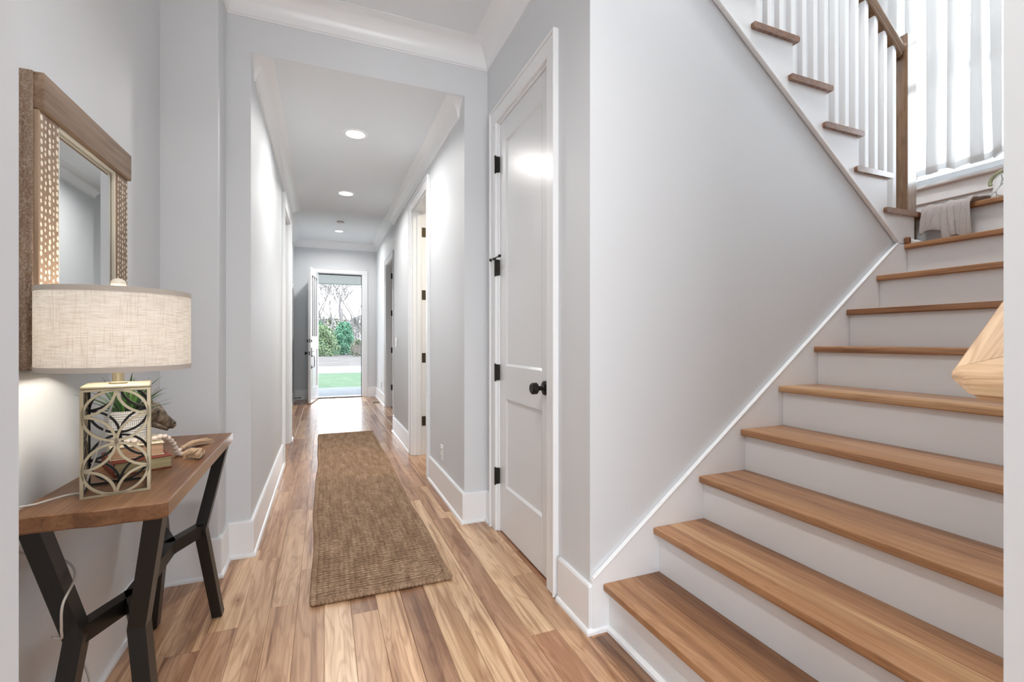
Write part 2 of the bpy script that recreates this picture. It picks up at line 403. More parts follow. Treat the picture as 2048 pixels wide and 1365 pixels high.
struct('trim_crown_1', run([(XD, YS - .0), (XD, Y2), (XJ, Y2), (XJ, Y1), (XL, Y1), (XL, YN1)], CR1), MT, 'white crown moulding round the foyer ceiling', 'crown moulding', smooth=True)
def hall_crown(n, xw, s, label):
    rings = []; ys, ye = Y2 + .125, YT - .002
    for o, z in CR2:
        o2 = o
        rings.append([Vector((xw, ys - o2, z)), Vector((xw + s * o, ys - o2, z)), Vector((xw + s * o, ye + o2, z)), Vector((xw, ye + o2, z))])
    rings = [[rings[j][i] for j in range(len(CR2))] for i in range(4)]
    struct(n, MB().loft(rings, True, True), MT, label, 'crown moulding', smooth=True)
hall_crown('trim_crown_2', XHL, 1, 'white crown moulding along the left of the hall ceiling')
hall_crown('trim_crown_3', XHR, -1, 'white crown moulding along the right of the hall ceiling')
struct('trim_crown_4', run([(FXR, YT + .05), (FXR, YE), (FXL, YE), (FXL, YT + .05)], CR3), MT, 'white crown moulding round the entry ceiling above the front door', 'crown moulding', smooth=True)

# ------------------------------------------------------------------ doors
def casing(parent, axis, plane, s, a0, a1, zt, w=.085, t=.019):
    """flat casing round an opening: legs and a head with a small back band; s is the side it stands proud to"""
    def b(u0, u1, z0, z1, tt=t):
        p0, p1 = sorted((plane, plane + s * tt))
        return MB().box(p0, p1, u0, u1, z0, z1, .003) if axis == 'X' else MB().box(u0, u1, p0, p1, z0, z1, .003)
    build('casing_leg', b(a0 - w, a0, 0, zt), MT, parent); build('casing_leg', b(a1, a1 + w, 0, zt), MT, parent)
    build('casing_head', b(a0 - w, a1 + w, zt, zt + w), MT, parent)
    for u0, u1, z0, z1 in ((a0 - w - .012, a0 - w, 0, zt + w + .012), (a1 + w, a1 + w + .012, 0, zt + w + .012), (a0 - w, a1 + w, zt + w, zt + w + .012)):
        build('back_band', b(u0, u1, z0, z1, t + .009), MT, parent)
def jambs(parent, axis, p0, p1, a0, a1, zt, t=.018, m=None):
    m = m or MT
    def b(u0, u1, z0, z1, q0=p0, q1=p1):
        return MB().box(q0, q1, u0, u1, z0, z1, .002) if axis == 'X' else MB().box(u0, u1, q0, q1, z0, z1, .002)
    build('jamb', b(a0, a0 + t, 0, zt - t), m, parent); build('jamb', b(a1 - t, a1, 0, zt - t), m, parent); build('head_jamb', b(a0, a1, zt - t, zt), m, parent)
# closet door: leaf faces -X
cl = tag(thing('door_1', 'narrow closed white two-panel closet door with round black knob', 'door', (XD, 2.24, 0)), 'narrow closed white two-panel closet door with round black knob', 'door', None, 'structure')
dy0, dy1, dz1 = 1.915, 2.580, 2.405
xf = .966  # face of leaf
def door_leaf(parent, xf, xb, y0, y1, z0, z1, panels, stile=.11, m=None):
    m = m or MD; s = 1 if xb > xf else -1
    py0, py1 = y0 + stile, y1 - stile
    zs = sorted([z for p in panels for z in p])
    body = MB(); xs = sorted((xf, xb))
    leaf = build('leaf', body.box(xs[0], xs[1], y0, py0, z0, z1, .001).box(xs[0], xs[1], py1, y1, z0, z1, .001), m, parent)
    prev = z0
    for a, b in panels + [(z1, None)]:
        build('rail', MB().box(xs[0], xs[1], py0, py1, prev, a, .001), m, leaf); prev = b
    for a, b in panels:
        ins = xf + s * .010
        q = sorted((ins, xb - s * .010)); build('panel', MB().box(q[0], q[1], py0 + .010, py1 - .010, a + .010, b - .010), m, leaf)
        r1 = [(xf, py0, a), (xf, py1, a), (xf, py1, b), (xf, py0, b)]
        r2 = [(ins, py0 + .012, a + .012), (ins, py1 - .012, a + .012), (ins, py1 - .012, b - .012), (ins, py0 + .012, b - .012)]
        build('panel_bevel', MB().loft([[Vector(p) for p in r1], [Vector(p) for p in r2]], True, False), m, leaf)
    return leaf
leaf = door_leaf(cl, xf, xf + .035, dy0, dy1, .012, dz1, [(.282, .792), (.983, 2.28)], .092)
jambs(cl, 'X', XD - .001, XD + .125, 1.897, 2.598, 2.425)
casing(cl, 'X', XD, -1, 1.905, 2.588, 2.418, .075)
build('closet_dark_sheet', MB().box(1.02, 1.03, 1.9, 2.59, 0, 2.41), DARKIN, cl)  # black sheet close behind the leaf, stands in for the dark closet
for z in (2.17, 1.56, .94, .328):
    hg = build('hinge', MB().box(.940, .966, 2.578, 2.592, z - .047, z + .047, .002), HINGE, cl)
    build('pin', MB().lathe([(.0055, -.052), (.0055, .052)], (.938, 2.586, z), 10), HINGE, hg, smooth=True)
ds = build('door_stop', MB().tube([(.928, 2.64, 1.612), (.928, 2.49, 1.612)], .0035, 8).lathe([(.008, 0), (.009, .004), (.009, .012), (.006, .014)], (.928, 2.48, 1.612), 10, 'Y').lathe([(.006, 0), (.009, .004), (.006, .01)], (.928, 2.636, 1.612), 10, 'Y').box(.924, .94, 2.578, 2.592, 1.604, 1.617), HINGE, cl, smooth=True)
def knob(parent, x, y, z, s=-1):
    k = build('knob', MB().lathe([(.0, s * .074), (.022, s * .074), (.0275, s * .069), (.0275, s * .048), (.022, s * .043), (.011, s * .036), (.010, s * .016), (.015, s * .010)], (x, y, z), 28, 'X'), HINGE, parent, smooth=True)
    build('rose', MB().lathe([(.0, s * .012), (.026, s * .012), (.033, s * .008), (.034, 0), (0, 0)], (x, y, z), 28, 'X'), HINGE, k, smooth=True)
knob(cl, xf, 1.970, .905)

def hinges_y(parent, x, y, zs, m, s=-1):
    for z in zs:
        h_ = build('hinge', MB().box(x - .032, x + .006, y - .004 if s < 0 else y, y if s < 0 else y + .004, z - .047, z + .047, .002), m, parent)
# right hallway doorway
d2 = tag(thing('door_2', 'cream-lit doorway jamb with four bronze hinges on the right of the hall', 'doorway', (XHR, 4.2, 0)), 'cream-lit doorway jamb with four bronze hinges on the right of the hall', 'doorway', None, 'structure')
jambs(d2, 'X', XHR - .001, .936, 3.85, 4.60, 2.405)
casing(d2, 'X', XHR, -1, 3.858, 4.592, 2.397, .078)
build('stop_bead', MB().box(.845, .885, 4.570, 4.582, 0, 2.387, .002), MT, d2)
hinges_y(d2, .925, 4.582, (2.195, 1.577, .957, .334), BRASS)
build('leaf', MB().box(.945, 1.62, 4.586, 4.621, .01, 2.38, .002), MD, d2)
# entry doorway on the right
d3 = tag(thing('door_3', 'grey doorway with four black hinges on the right of the entry', 'doorway', (FXR, 7.65, 0)), 'grey doorway with four black hinges on the right of the entry', 'doorway', None, 'structure')
jambs(d3, 'X', FXR - .001, FXR + .121, 7.20, 8.10, 2.405)
casing(d3, 'X', FXR, -1, 7.208, 8.092, 2.397, .078)
hinges_y(d3, 1.083, 8.082, (2.219, 1.59, .96, .33), HINGE)
build('leaf', MB().box(1.105, 1.90, 8.086, 8.121, .01, 2.38, .002), MD, d3)
# left opening
d4 = tag(thing('door_4', 'white cased opening on the left of the hall', 'doorway', (XHL, 5.2, 0)), 'white cased opening on the left of the hall', 'doorway', None, 'structure')
jambs(d4, 'X', -.50, XHL + .001, 4.79, 5.62, 2.405)
casing(d4, 'X', XHL, 1, 4.798, 5.612, 2.397, .078)
# front door frame and leaf
d5 = tag(thing('door_5', 'white frame and threshold of the open front doorway', 'door frame', (.28, YE, 0)), 'white frame and threshold of the open front doorway', 'door frame', None, 'structure')
jambs(d5, 'Y', YE - .001, YE + .141, -.16, .72, 2.45)
casing(d5, 'Y', YE, -1, -.150, .710, 2.442, .085)
build('threshold', MB().box(-.16, .72, YE - .015, YE + .20, -.01, .020, .005), mat('bronze threshold', (.12, .11, .10), .4, .6), d5)
build('weatherstrip', MB().box(.690, .702, YE + .05, YE + .075, .02, 2.43).box(-.142, .69, YE + .05, YE + .075, 2.415, 2.432), DARKIN, d5)
fd = thing('front_door', 'open white front door with three tall glass strips and black handle', 'door', (-.14, YE - .02, 0))
A = math.radians(98.5)
FDW, FDT = .80, .042
def fdm(mb):
    """door-local x along the leaf from the hinge, y thickness (0 = room side when closed), to the world"""
    ca, sa = math.cos(-A), math.sin(-A); o = Vector((-.142, YE - .020, 0))
    mb.v = [o + Vector((p.x * ca - p.y * sa, p.x * sa + p.y * ca, p.z)) for p in mb.v]; return mb
gl0, gl1 = 1.20, 2.30
lx = [.125 + i * (FDW - .25 + .03) / 3 for i in range(3)]; lw = (FDW - .25 + .03) / 3 - .03
lf = build('leaf', fdm(MB().box(0, .125, 0, FDT, .015, 2.425, .002).box(FDW - .125, FDW, 0, FDT, .015, 2.425, .002)), MD, fd)
for z0, z1 in ((.015, .26), (.98, gl0), (gl1, 2.425)):
    build('rail', fdm(MB().box(.125, FDW - .125, 0, FDT, z0, z1, .001)), MD, lf)
for i in range(2): build('muntin', fdm(MB().box(lx[i] + lw, lx[i] + lw + .03, 0, FDT, gl0, gl1, .002)), MD, lf)
for i in range(3): build('pane', fdm(MB().box(lx[i], lx[i] + lw, .016, .022, gl0, gl1)), PANE, fd)
build('panel', fdm(MB().box(.125, FDW - .125, .012, FDT - .012, .26, .98)), MD, lf)
build('panel_bead', fdm(MB().box(.125, .137, .030, .046, .26, .98).box(FDW - .137, FDW - .125, .030, .046, .26, .98).box(.137, FDW - .137, .030, .046, .26, .272).box(.137, FDW - .137, .030, .046, .968, .98)), mat('bead shadow paint', (.72, .72, .73), .4), lf)
hs = build('handle_set', fdm(MB().box(FDW - .078, FDW - .050, FDT, FDT + .008, .83, 1.00, .003).box(FDW - .076, FDW - .052, FDT, FDT + .008, .62, .68, .003)
     .tube([(FDW - .064, FDT, .855), (FDW - .064, FDT + .045, .845), (FDW - .064, FDT + .05, .75), (FDW - .064, FDT + .045, .655), (FDW - .064, FDT, .65)], .007, 8)), HINGE, fd, smooth=True)
build('thumb_latch', fdm(MB().box(FDW - .074, FDW - .054, FDT, FDT + .05, .925, .932, .001)), HINGE, hs)
build('deadbolt', fdm(MB().lathe([(.0, .014), (.024, .012), (.026, 0), (0, 0)], (FDW - .064, FDT, 1.12), 16, 'Y')), HINGE, fd, smooth=True)
tl = build('thumb_turn', fdm(MB().lathe([(.0, -.012), (.024, -.010), (.026, 0), (0, 0)], (FDW - .064, 0, 1.12), 16, 'Y').box(FDW - .070, FDW - .058, -.035, -.01, 1.10, 1.14, .003)), HINGE, fd)
kb = build('knob', fdm(MB().lathe([(0, -.068), (.024, -.066), (.028, -.056), (.024, -.042), (.010, -.032), (.010, -.01), (.028, -.008), (.03, 0), (0, 0)], (FDW - .064, 0, .90), 20, 'Y')), HINGE, fd, smooth=True)
build('latch_plate', fdm(MB().box(FDW, FDW + .002, .010, .032, .87, .93, .0005).box(FDW, FDW + .002, .010, .032, 1.09, 1.15, .0005)), HINGE, fd)
build('latch_bolt', fdm(MB().box(FDW, FDW + .006, .014, .028, .888, .912).box(FDW, FDW + .004, .014, .028, 1.108, 1.132)), NICKEL, fd)

# ------------------------------------------------------------------ lower stairs
RIS, RUN_, X0, TT, OV = .1835, .2389, 1.005, .028, .027
YA, YBB = YN1 + .001, 1.540
st = thing('staircase', 'lower flight of stairs with oak treads and white risers', 'staircase', (1.03, 1.0, 0))
TC = {'a': (.41, .215, .104), 'b': (.345, .170, .077), 'c': (.24, .110, .046), 'd': (.50, .30, .155), 'e': (.315, .152, .068), 'f': (.395, .210, .103)}
boards = [[('f', .56), ('c', .44)], [('a', .30), ('d', .25), ('b', .45)], [('f', .35), ('b', .35), ('e', .30)], [('f', .40), ('a', .3), ('b', .30)],
          [('d', .45), ('f', .55)], [('f', .5), ('b', .5)], [('b', .6), ('f', .4)], [('b', .5), ('b', .5)], [('b', .5), ('b', .5)]]
def nose(x0, x1, z1, t, y0, y1):
    """front board: rounded nose to -X, prism along Y"""
    r = .006
    return MB().prism([(x0 + r, z1), (x1, z1), (x1, z1 - t), (x0 + r * .7, z1 - t), (x0, z1 - t + r * .7), (x0, z1 - r), (x0 + r * .3, z1 - r * .3)], 'Y', y0, y1)
for n in range(9):
    z = RIS * (n + 1); xa = X0 + RUN_ * n; xb = xa + RUN_ + OV + (.0 if n < 8 else -.06)
    if n == 8: xb = 3.115
    x = xa; tr = None
    for i, (c, w) in enumerate(boards[n]):
        xe = xb if i == len(boards[n]) - 1 else x + w * (xb - xa)
        f = R_.uniform(.96, 1.04); cc = tuple(q * f for q in TC[c])
        if i == 0:
            tr = build('tread', nose(x, xe - .0003, z, TT, YA, YBB), WTREAD, st, color=cc, smooth=True)
        else: build('board', MB().box(x + .0002, xe - .0003, YA, YBB, z - TT, z, .0006), WTREAD, tr, color=cc)
        x = xe
    build('riser', MB().box(xa + OV, xa + OV + .018, YA, YBB, (z - RIS) if n else 0, z - TT - .0003), MRI, st)
build('shoe_moulding', MB().prism([(X0 + OV, 0), (X0 + OV - .016, 0), (X0 + OV - .014, .010), (X0 + OV - .006, .017), (X0 + OV, .018)], 'Y', YA, YBB - .004), MT, st)
# skirt board along the wall: its top edge runs above the nosings
def nl(x): return RIS + (x - X0) * RIS / RUN_
skt = .058
xe = 3.0
build('skirt_board', MB().prism([(XD + .001, 0), (XD + .001, .205), (XD + .02, nl(XD + .02) + skt), (2.862, nl(2.862) + skt - .016), (2.99, 1.648), (2.99, 1.40), (1.3, .1), (1.2, 0)], 'Y', 1.541, YS - .0005), MT, st)
build('skirt_cap', MB().bar((XD + .004, 1.5490, nl(XD + .004) + skt + .001), (2.865, 1.5490, nl(2.865) + skt - .015), .008, .020, (0, 1, 0), .003), MT, st)
# landing
LX, LZ = 3.085, 1.842
ld = build('landing', nose(LX, LX + .12, LZ, TT, YA, YB - .002), WTREAD, st, color=TC['b'], smooth=True)
for i in range(9):
    build('board', MB().box(LX + .1203 + i * .098, min(XW - .001, LX + .12 + (i + 1) * .098), YA, YB - .002, LZ - TT, LZ, .0006), WTREAD, ld, color=TC['bfae'[i % 4]])
build('landing_riser', MB().box(LX + OV, LX + OV + .018, YA, 1.655, 1.6515, LZ - TT - .0003), MRI, st)
build('nosing_return', MB().box(2.918, 2.946, 1.522, 1.5465, 1.652, 1.690, .006), WTREAD, st, color=TC['c'])
build('landing_shoe', MB().prism([(1.541, 1.652), (1.515, 1.652), (1.517, 1.668), (1.530, 1.680), (1.541, 1.682)], 'X', 2.948, 3.11), MT, st)

# ------------------------------------------------------------------ upper flight
uz = lambda k: 1.835 + RIS * k
ux = lambda k: 3.045 - RUN_ * k       # nose facing +X
KU = 8
up = thing('staircase', 'upper flight of stairs behind the white balusters', 'staircase', (2.2, 2.1, 0))
# saw-tooth wall below the upper flight, stringer panel on it
def saw(lower):
    p = [(3.018, 1.6), (3.018, uz(0) - TT)]
    for k in range(KU):
        p += [(ux(k) - RUN_ - OV, uz(k) - TT), (ux(k) - RUN_ - OV, uz(k + 1) - TT)]
    return p
top = saw(0)
xl_end = top[-1][0]
struct('wall_stairs', MB().prism([(XD + .12, 0), (2.985, 0), (2.985, top[1][1] - .001)] + [(a_, b_ - .001) for a_, b_ in top[2:]] + [(XD + .12, top[-1][1] - .001)], 'Y', YS, YS + .10), MW, 'grey wall between the two flights of stairs')
sx0, sz0 = 2.87, 1.661; sm = -.745
low = lambda x: sz0 + (x - sx0) * sm
tp = [p for p in top[1:] if p[0] > 1.15]
build('stringer', MB().prism([(2.998, 1.650), (sx0, sz0)] + [(1.2, low(1.2))] + [(tp[-1][0], tp[-1][1])][0:0] + [(1.2, tp[-1][1])] + tp[::-1] + [(3.018, 1.650)], 'Y', YS - .013, YS - .0003), MT, up)
build('stringer_cap', MB().bar((sx0 - .004, YS - .0125, sz0 + .003), (1.2, YS - .0125, low(1.2)), .014, .022, (0, 1, 0), .004), MT, up)
for k in range(KU):
    z = uz(k); xr = ux(k); xl = max(xr - .298, XD + .123); r = .006
    def tprof(xr_): return [(xl, z - r), (xl + r, z), (xr_ - r, z), (xr_, z - r), (xr_, z - TT + r), (xr_ - r, z - TT), (xl + r, z - TT), (xl, z - TT + r)]
    tm = MB().prism(tprof(xr), 'Y', 1.530, 1.5596)
    xl = xr - .2645; tm.prism(tprof(2.985 if k == 0 else xr), 'Y', 1.5598, YB - .001)
    build('tread', tm, WTREADX, up)
    if k: build('riser', MB().box(xr - OV - .018, xr - OV, YS + .101, YB - .001, z - RIS, z - TT - .0003), MRI, up)

# ------------------------------------------------------------------ upper railing
rl = thing('stair_railing', 'white balusters with oak newel post and handrail on the upper flight', 'railing', (2.2, 1.6, 1.83))
nw = build('newel_post', MB().box(2.986, 3.069, 1.562, 1.645, 1.6525, 2.83, .003), WNEWEL, rl)
rz = lambda x: 2.735 + (2.99 - x) * RIS / RUN_
RPROF = [(-.028, -.030), (-.022, -.036), (.022, -.036), (.028, -.030), (.022, -.010), (.030, .004), (.030, .018), (.020, .030), (-.020, .030), (-.030, .018), (-.030, .004), (-.022, -.010)]
def rail_sweep(p0, p1, prof, yc):
    d = Vector((p1[0] - p0[0], 0, p1[1] - p0[1])).normalized(); nz = Vector((-d.z, 0, d.x))
    if nz.z < 0: nz = -nz
    return MB().loft([[Vector((q[0], yc + a, q[1])) + nz * b for a, b in prof] for q in (p0, p1)])
build('handrail', rail_sweep((2.985, rz(2.985)), (1.1, rz(1.1)), RPROF, 1.603), WRAILU, rl, smooth=True)
for k in range(KU - 1):
    for j in range(3):
        x = ux(k) - .052 - j * RUN_ / 3
        if x > 2.97: continue
        z1 = rz(x) - .040
        if x < 1.15: continue
        build('baluster', MB().box(x - .015, x + .015, 1.585, 1.615, uz(k) + .0002, z1, .002), MT, rl)
# fillets under the rail between balusters
for j in range(12):
    x = 2.986 - .020 - j * RUN_ / 3
    build('fillet', MB().bar((x, 1.603, rz(x) - .045), (x - .045, 1.603, rz(x - .045) - .045), .010, .036, (0, 1, 0)), WRAILU, rl)

# ------------------------------------------------------------------ near wall handrail
hr = thing('wall_handrail', 'pale oak handrail end on the near wall at the right edge', 'handrail', (.98, .43, 1.05))
slope = RIS / RUN_
yo = .452; yi = .388; yc = (yo + yi) / 2; xr0 = .985
GP = [(-.032, .000), (-.032, .012), (-.026, .022), (.026, .022), (.032, .012), (.032, .000), (.024, -.006), (.018, -.020), (.016, -.028), (-.016, -.028), (-.018, -.020), (-.024, -.006)]
ang = math.atan(slope)
zr = lambda x: 1.066 + (x - .987) * slope
def gp(x, a, b): return Vector((x - b * math.sin(ang) * 1, yc + a, zr(x) + b * math.cos(ang)))
pth = [(2.6, yc), (1.0022, yc), (.990, .4047), (.990, YN1 + .001)]
rr_ = []
for i in range(4):
    ring = []
    for a, b in GP:
        q = off(pth, -a)[i]; ring.append(Vector((q.x, q.y, zr(q.x) + b * math.cos(ang))))
    rr_.append(ring)
build('rail', MB().loft(rr_[:2]), WRAIL, hr, smooth=True)
WRAILY = wood('pale oak return', 'Y', (.74, .515, .32), .38, .6, 1.2, knots=False)
build('return', MB().loft(rr_[1:]), WRAILY, hr, smooth=True)
for x in (1.35, 2.2):
    build('bracket', MB().tube([(x, YN1 + .001, zr(x) - .09), (x, YN1 + .05, zr(x) - .085), (x, yc, zr(x) - .03)], .007, 8), HINGE, hr, smooth=True)

# ------------------------------------------------------------------ stair window
wy0, wy1, wz0, wz1 = .55, 2.24, 2.262, 3.95
struct('wall_window', MB().box(XW, XW + .14, YN0, wy0, 0, ZTOP).box(XW, XW + .14, wy1, YB + .1, 0, ZTOP).box(XW, XW + .14, wy0, wy1, 0, wz0).box(XW, XW + .14, wy0, wy1, wz1, ZTOP), MW, 'stair landing wall below the bright window')
wn = tag(thing('window_1', 'tall bright white window behind sheer curtains on the landing', 'window', (XW, 1.52, wz0)), 'tall bright white window behind sheer curtains on the landing', 'window', None, 'structure')
build('window_frame', MB().box(XW + .02, XW + .13, wy0, wy0 + .03, wz0, wz1).box(XW + .02, XW + .13, wy1 - .03, wy1, wz0, wz1).box(XW + .02, XW + .13, wy0, wy1, wz1 - .03, wz1).box(XW + .02, XW + .13, wy0, wy1, wz0, wz0 + .02), MT, wn)
build('window_sill', MB().box(XW - .055, XW + .10, wy0 - .13, wy1 + .13, wz0 - .026, wz0, .006), MT, wn)
build('apron', MB().box(XW - .018, XW, wy0 - .10, wy1 + .10, wz0 - .13, wz0 - .026, .004), MT, wn)
for y in (wy0 - .09, wy1): build('casing_leg', MB().box(XW - .02, XW, y, y + .09, wz0, wz1 + .09, .003), MT, wn)
build('casing_head', MB().box(XW - .02, XW, wy0 - .09, wy1 + .09, wz1, wz1 + .09, .003), MT, wn)
for z0, z1, x in ((wz0 + .02, 3.08, XW + .06), (3.03, wz1 - .03, XW + .09)):
    sa = build('sash', MB().box(x, x + .03, wy0 + .03, wy0 + .075, z0, z1).box(x, x + .03, wy1 - .075, wy1 - .03, z0, z1).box(x, x + .03, wy0 + .075, wy1 - .075, z0, z0 + .05).box(x, x + .03, wy0 + .075, wy1 - .075, z1 - .05, z1), MT, wn)
    ya, yb = wy0 + .075, wy1 - .075
    if z0 > 2.5:
        for i in (1, 2, 3):
            y = ya + (yb - ya) * i / 4; build('muntin', MB().box(x + .005, x + .025, y - .009, y + .009, z0 + .05, z1 - .05), MT, sa)
        zz = (z0 + z1) / 2 - .06; build('muntin', MB().box(x + .005, x + .025, ya, yb, zz - .009, zz + .009), MT, sa)
    build('pane', MB().box(x + .012, x + .016, ya, yb, z0 + .05, z1 - .05), PANE, sa)

# sheer curtains
def sheer():
    m = bpy.data.materials.new('sheer voile'); m.use_nodes = True; k = N(m); k.t.nodes.remove(k.b)
    tr = k.n('ShaderNodeBsdfTransparent'); tl_ = k.n('ShaderNodeBsdfTranslucent'); df = k.n('ShaderNodeBsdfDiffuse')
    tl_.inputs[0].default_value = (.74, .74, .74, 1); df.inputs[0].default_value = (.84, .84, .84, 1)
    lw = k.n('ShaderNodeLayerWeight'); lw.inputs[0].default_value = .35
    a = k.n('ShaderNodeMixShader'); a.inputs[0].default_value = .45; k.l(tl_.outputs[0], a.inputs[1]); k.l(df.outputs[0], a.inputs[2])
    v = k.coord('Object', (1, 1, 1)); n1 = k.noise(v, 900, 1)
    f = k.math('ADD', k.math('MULTIPLY', lw.outputs['Facing'], .10), k.math('MULTIPLY', n1, .06)); f = k.math('ADD', f, .84)
    b = k.n('ShaderNodeMixShader'); k.l(f, b.inputs[0]); k.l(tr.outputs[0], b.inputs[1]); k.l(a.outputs[0], b.inputs[2]); k.l(b.outputs[0], k.out.inputs[0])
    return m
SHEER = sheer()
def curtain(y0, y1, zb, seed, label):
    rr = random.Random(seed); ph = [rr.uniform(0, 6.28) for _ in range(6)]
    path = [(y0, 0.)]; y = y0
    while y < y1 - .02:
        g = rr.uniform(.045, .120); w = rr.uniform(.028, .065); e = rr.choice((-1, 1)) * rr.uniform(.012, .026)
        y += g
        path += [(y, e * .2), (y + w, e), (y + w * .9, -e * .4), (y + w * .05, -e * .8), (y + .004, -e * 1.2), (y + w * .5, -e * .9)]
        y += w * .6
    P2 = bez([(p[1], p[0], 0) for p in path], 6); NU = len(P2) - 1; NV = 24; vs = []; fs = []
    for j in range(NV + 1):
        t = j / NV
        for i, p in enumerate(P2):
            sw = .014 * math.sin(p.y * 14 + ph[0] + t * 1.7) * (1 - t) + .010 * math.sin(p.y * 31 + ph[1]) * (1 - t) ** 2
            z0_ = zb + .010 * math.sin(p.y * 17 + ph[5]) + .006 * math.sin(p.y * 41)
            vs.append((XW - .095 + p.x * (1.15 - .3 * t), p.y + sw, z0_ + t * (4.02 - z0_)))
    for j in range(NV):
        for i in range(NU): a = j * (NU + 1) + i; fs.append((a, a + 1, a + NU + 2, a + NU + 1))
    c = thing('sheer_curtain', label, 'curtain', (XW - .09, (y0 + y1) / 2, zb))
    build('cloth', MB().add(vs, fs), SHEER, c, smooth='all', fixn=False)
    hem = [(x - .0015, y, z) for x, y, z in vs[:2 * (NU + 1)]]
    for i in range(NU + 1): x, y, z = hem[i + NU + 1]; hem[i + NU + 1] = (x, y, vs[i][2] + .045)
    build('hem', MB().add(hem, [(i, i + 1, i + NU + 2, i + NU + 1) for i in range(NU)]), SHEER, c, smooth='all', fixn=False)
curtain(1.53, 2.33, 2.315, 3, 'wide sheer white curtain panel over the landing window')
curtain(.44, .66, 2.335, 5, 'narrow gathered sheer curtain panel at the far end of the landing window')  # unseen panel, bunched aside so the bare window adds daylight and glare
cr = thing('curtain_rod', 'thin white curtain rod above the landing window', 'curtain rod', (XW - .09, 1.5, 4.03))
build('rod', MB().tube([(XW - .095, .40, 4.03), (XW - .095, 2.36, 4.03)], .009, 10), NICKEL, cr, smooth=True)
for y in (.42, 2.345): build('bracket', MB().box(XW - .10, XW - .0005, y - .01, y + .01, 4.02, 4.04, .002), NICKEL, cr)

# ------------------------------------------------------------------ recessed lights, detector, plates
WARM = (1., .975, .945)
def downlight(x, y, z, energy, label, r=.078, col=WARM, spread=160):
    d = thing('recessed_light', label, 'ceiling light', (x, y, z), 'recessed ceiling lights')
    build('trim_ring', MB().lathe([(r - .012, -.002), (r - .010, -.006), (r + .006, -.007), (r + .012, -.001), (r + .012, 0), (r - .012, 0)], (x, y, z), 36, caps=False), MT, d, smooth=True)
    build('lens', MB().lathe([(0, -.003), (r - .011, -.003), (r - .011, -.001), (0, -.001)], (x, y, z), 36, caps=False), LENS, d)
    l = bpy.data.lights.new('downlight', 'AREA'); l.shape = 'DISK'; l.size = 2 * r - .03; l.energy = energy; l.color = col; l.spread = math.radians(spread)
    o = bpy.data.objects.new('downlight', l); COL.objects.link(o); o.location = (x, y, z - .010)
    return d
downlight(.213, 3.593, ZH, 11.5, 'recessed hall light nearest the camera')
downlight(.209, 5.084, ZH, 11.5, 'second recessed hall light')
downlight(.244, 8.761, ZF, 16, 'farthest recessed light near the front door')
downlight(-.02, .66, ZC, 12, 'recessed foyer light above the stairs foot', spread=140)
sd = thing('smoke_detector', 'small round white smoke detector on the entry ceiling', 'smoke detector', (.246, 8.034, ZF))
build('body', MB().lathe([(0, -.038), (.040, -.038), (.052, -.030), (.056, -.008), (.060, 0), (0, 0)], (.246, 8.034, ZF), 32, caps=False), WHITEPL, sd, smooth=True)
build('vent_ring', MB().lathe([(.053, -.022), (.056, -.022), (.056, -.016), (.053, -.016)], (.246, 8.034, ZF), 32, caps=False), mat('detector slot', (.25, .25, .25), .6), sd)
build('test_button', MB().lathe([(0, -.042), (.010, -.041), (.011, -.037)], (.246 - .012, 8.034, ZF), 16), mat('detector button', (.55, .55, .55), .5), sd)

def plate(name, label, cat, x, y, z, s, w, h):
    p = thing(name, label, cat, (x, y, z))
    a, b = sorted((x, x + s * .006)); build('cover', MB().box(a, b, y - w / 2, y + w / 2, z - h / 2, z + h / 2, .003), WHITEPL, p)
    return p
dk = mat('socket slot', (.08, .08, .08), .6)
o1 = plate('wall_outlet', 'white wall outlet low on the right hallway wall', 'outlet', XHR - .0005, 3.353, .305, -1, .072, .114)
for dz in (-.024, .024):
    sk = build('socket', MB().box(XHR - .0095, XHR - .0065, 3.353 - .017, 3.353 + .017, .305 + dz - .015, .305 + dz + .015, .001), WHITEPL, o1)
    build('slot', MB().box(XHR - .0100, XHR - .0094, 3.353 - .008, 3.353 - .005, .305 + dz - .005, .305 + dz + .006).box(XHR - .0100, XHR - .0094, 3.353 + .005, 3.353 + .008, .305 + dz - .005, .305 + dz + .006), dk, sk)
o2 = plate('light_switch', 'white light switch on the right hallway wall', 'switch', XHR - .0005, 5.69, 1.10, -1, .115, .114)
for dy in (-.024, .024): build('rocker', MB().box(XHR - .0100, XHR - .006, 5.69 + dy - .016, 5.69 + dy + .016, 1.10 - .033, 1.10 + .033, .002), WHITEPL, o2)
o3 = plate('wall_outlet', 'small white outlet in the entry beside the doorway', 'outlet', FXR - .0005, 8.84, .31, -1, .072, .114)
for dz in (-.024, .024): build('socket', MB().box(FXR - .0095, FXR - .0065, 8.84 - .017, 8.84 + .017, .31 + dz - .015, .31 + dz + .015, .001), WHITEPL, o3)
vg = thing('floor_vent', 'small wooden floor vent in the far entry corner', 'floor vent', (.87, 8.75, 0))
build('frame', MB().box(.80, .94, 8.62, 8.88, .0006, .004, .001), mat('vent wood', (.42, .30, .20), .5), vg)
for i in range(7): build('slat', MB().box(.812, .928, 8.64 + i * .033, 8.65 + i * .033, .0042, .0055), dk, vg)
dsb = thing('door_stop', 'short black floor door stop in the far left corner', 'door stop', (-.40, 9.50, .1))
build('rod', MB().tube([(FXL + .018, 9.55, .05), (-.42, 9.55, .05)], .006, 8).lathe([(.016, 0), (.016, .006), (.006, .008)], (FXL + .017, 9.55, .05), 12, 'X'), HINGE, dsb, smooth=True)
build('tip', MB().lathe([(.011, 0), (.012, .01), (.008, .018)], (-.42, 9.55, .05), 12, 'X'), BLACK, dsb, smooth=True)
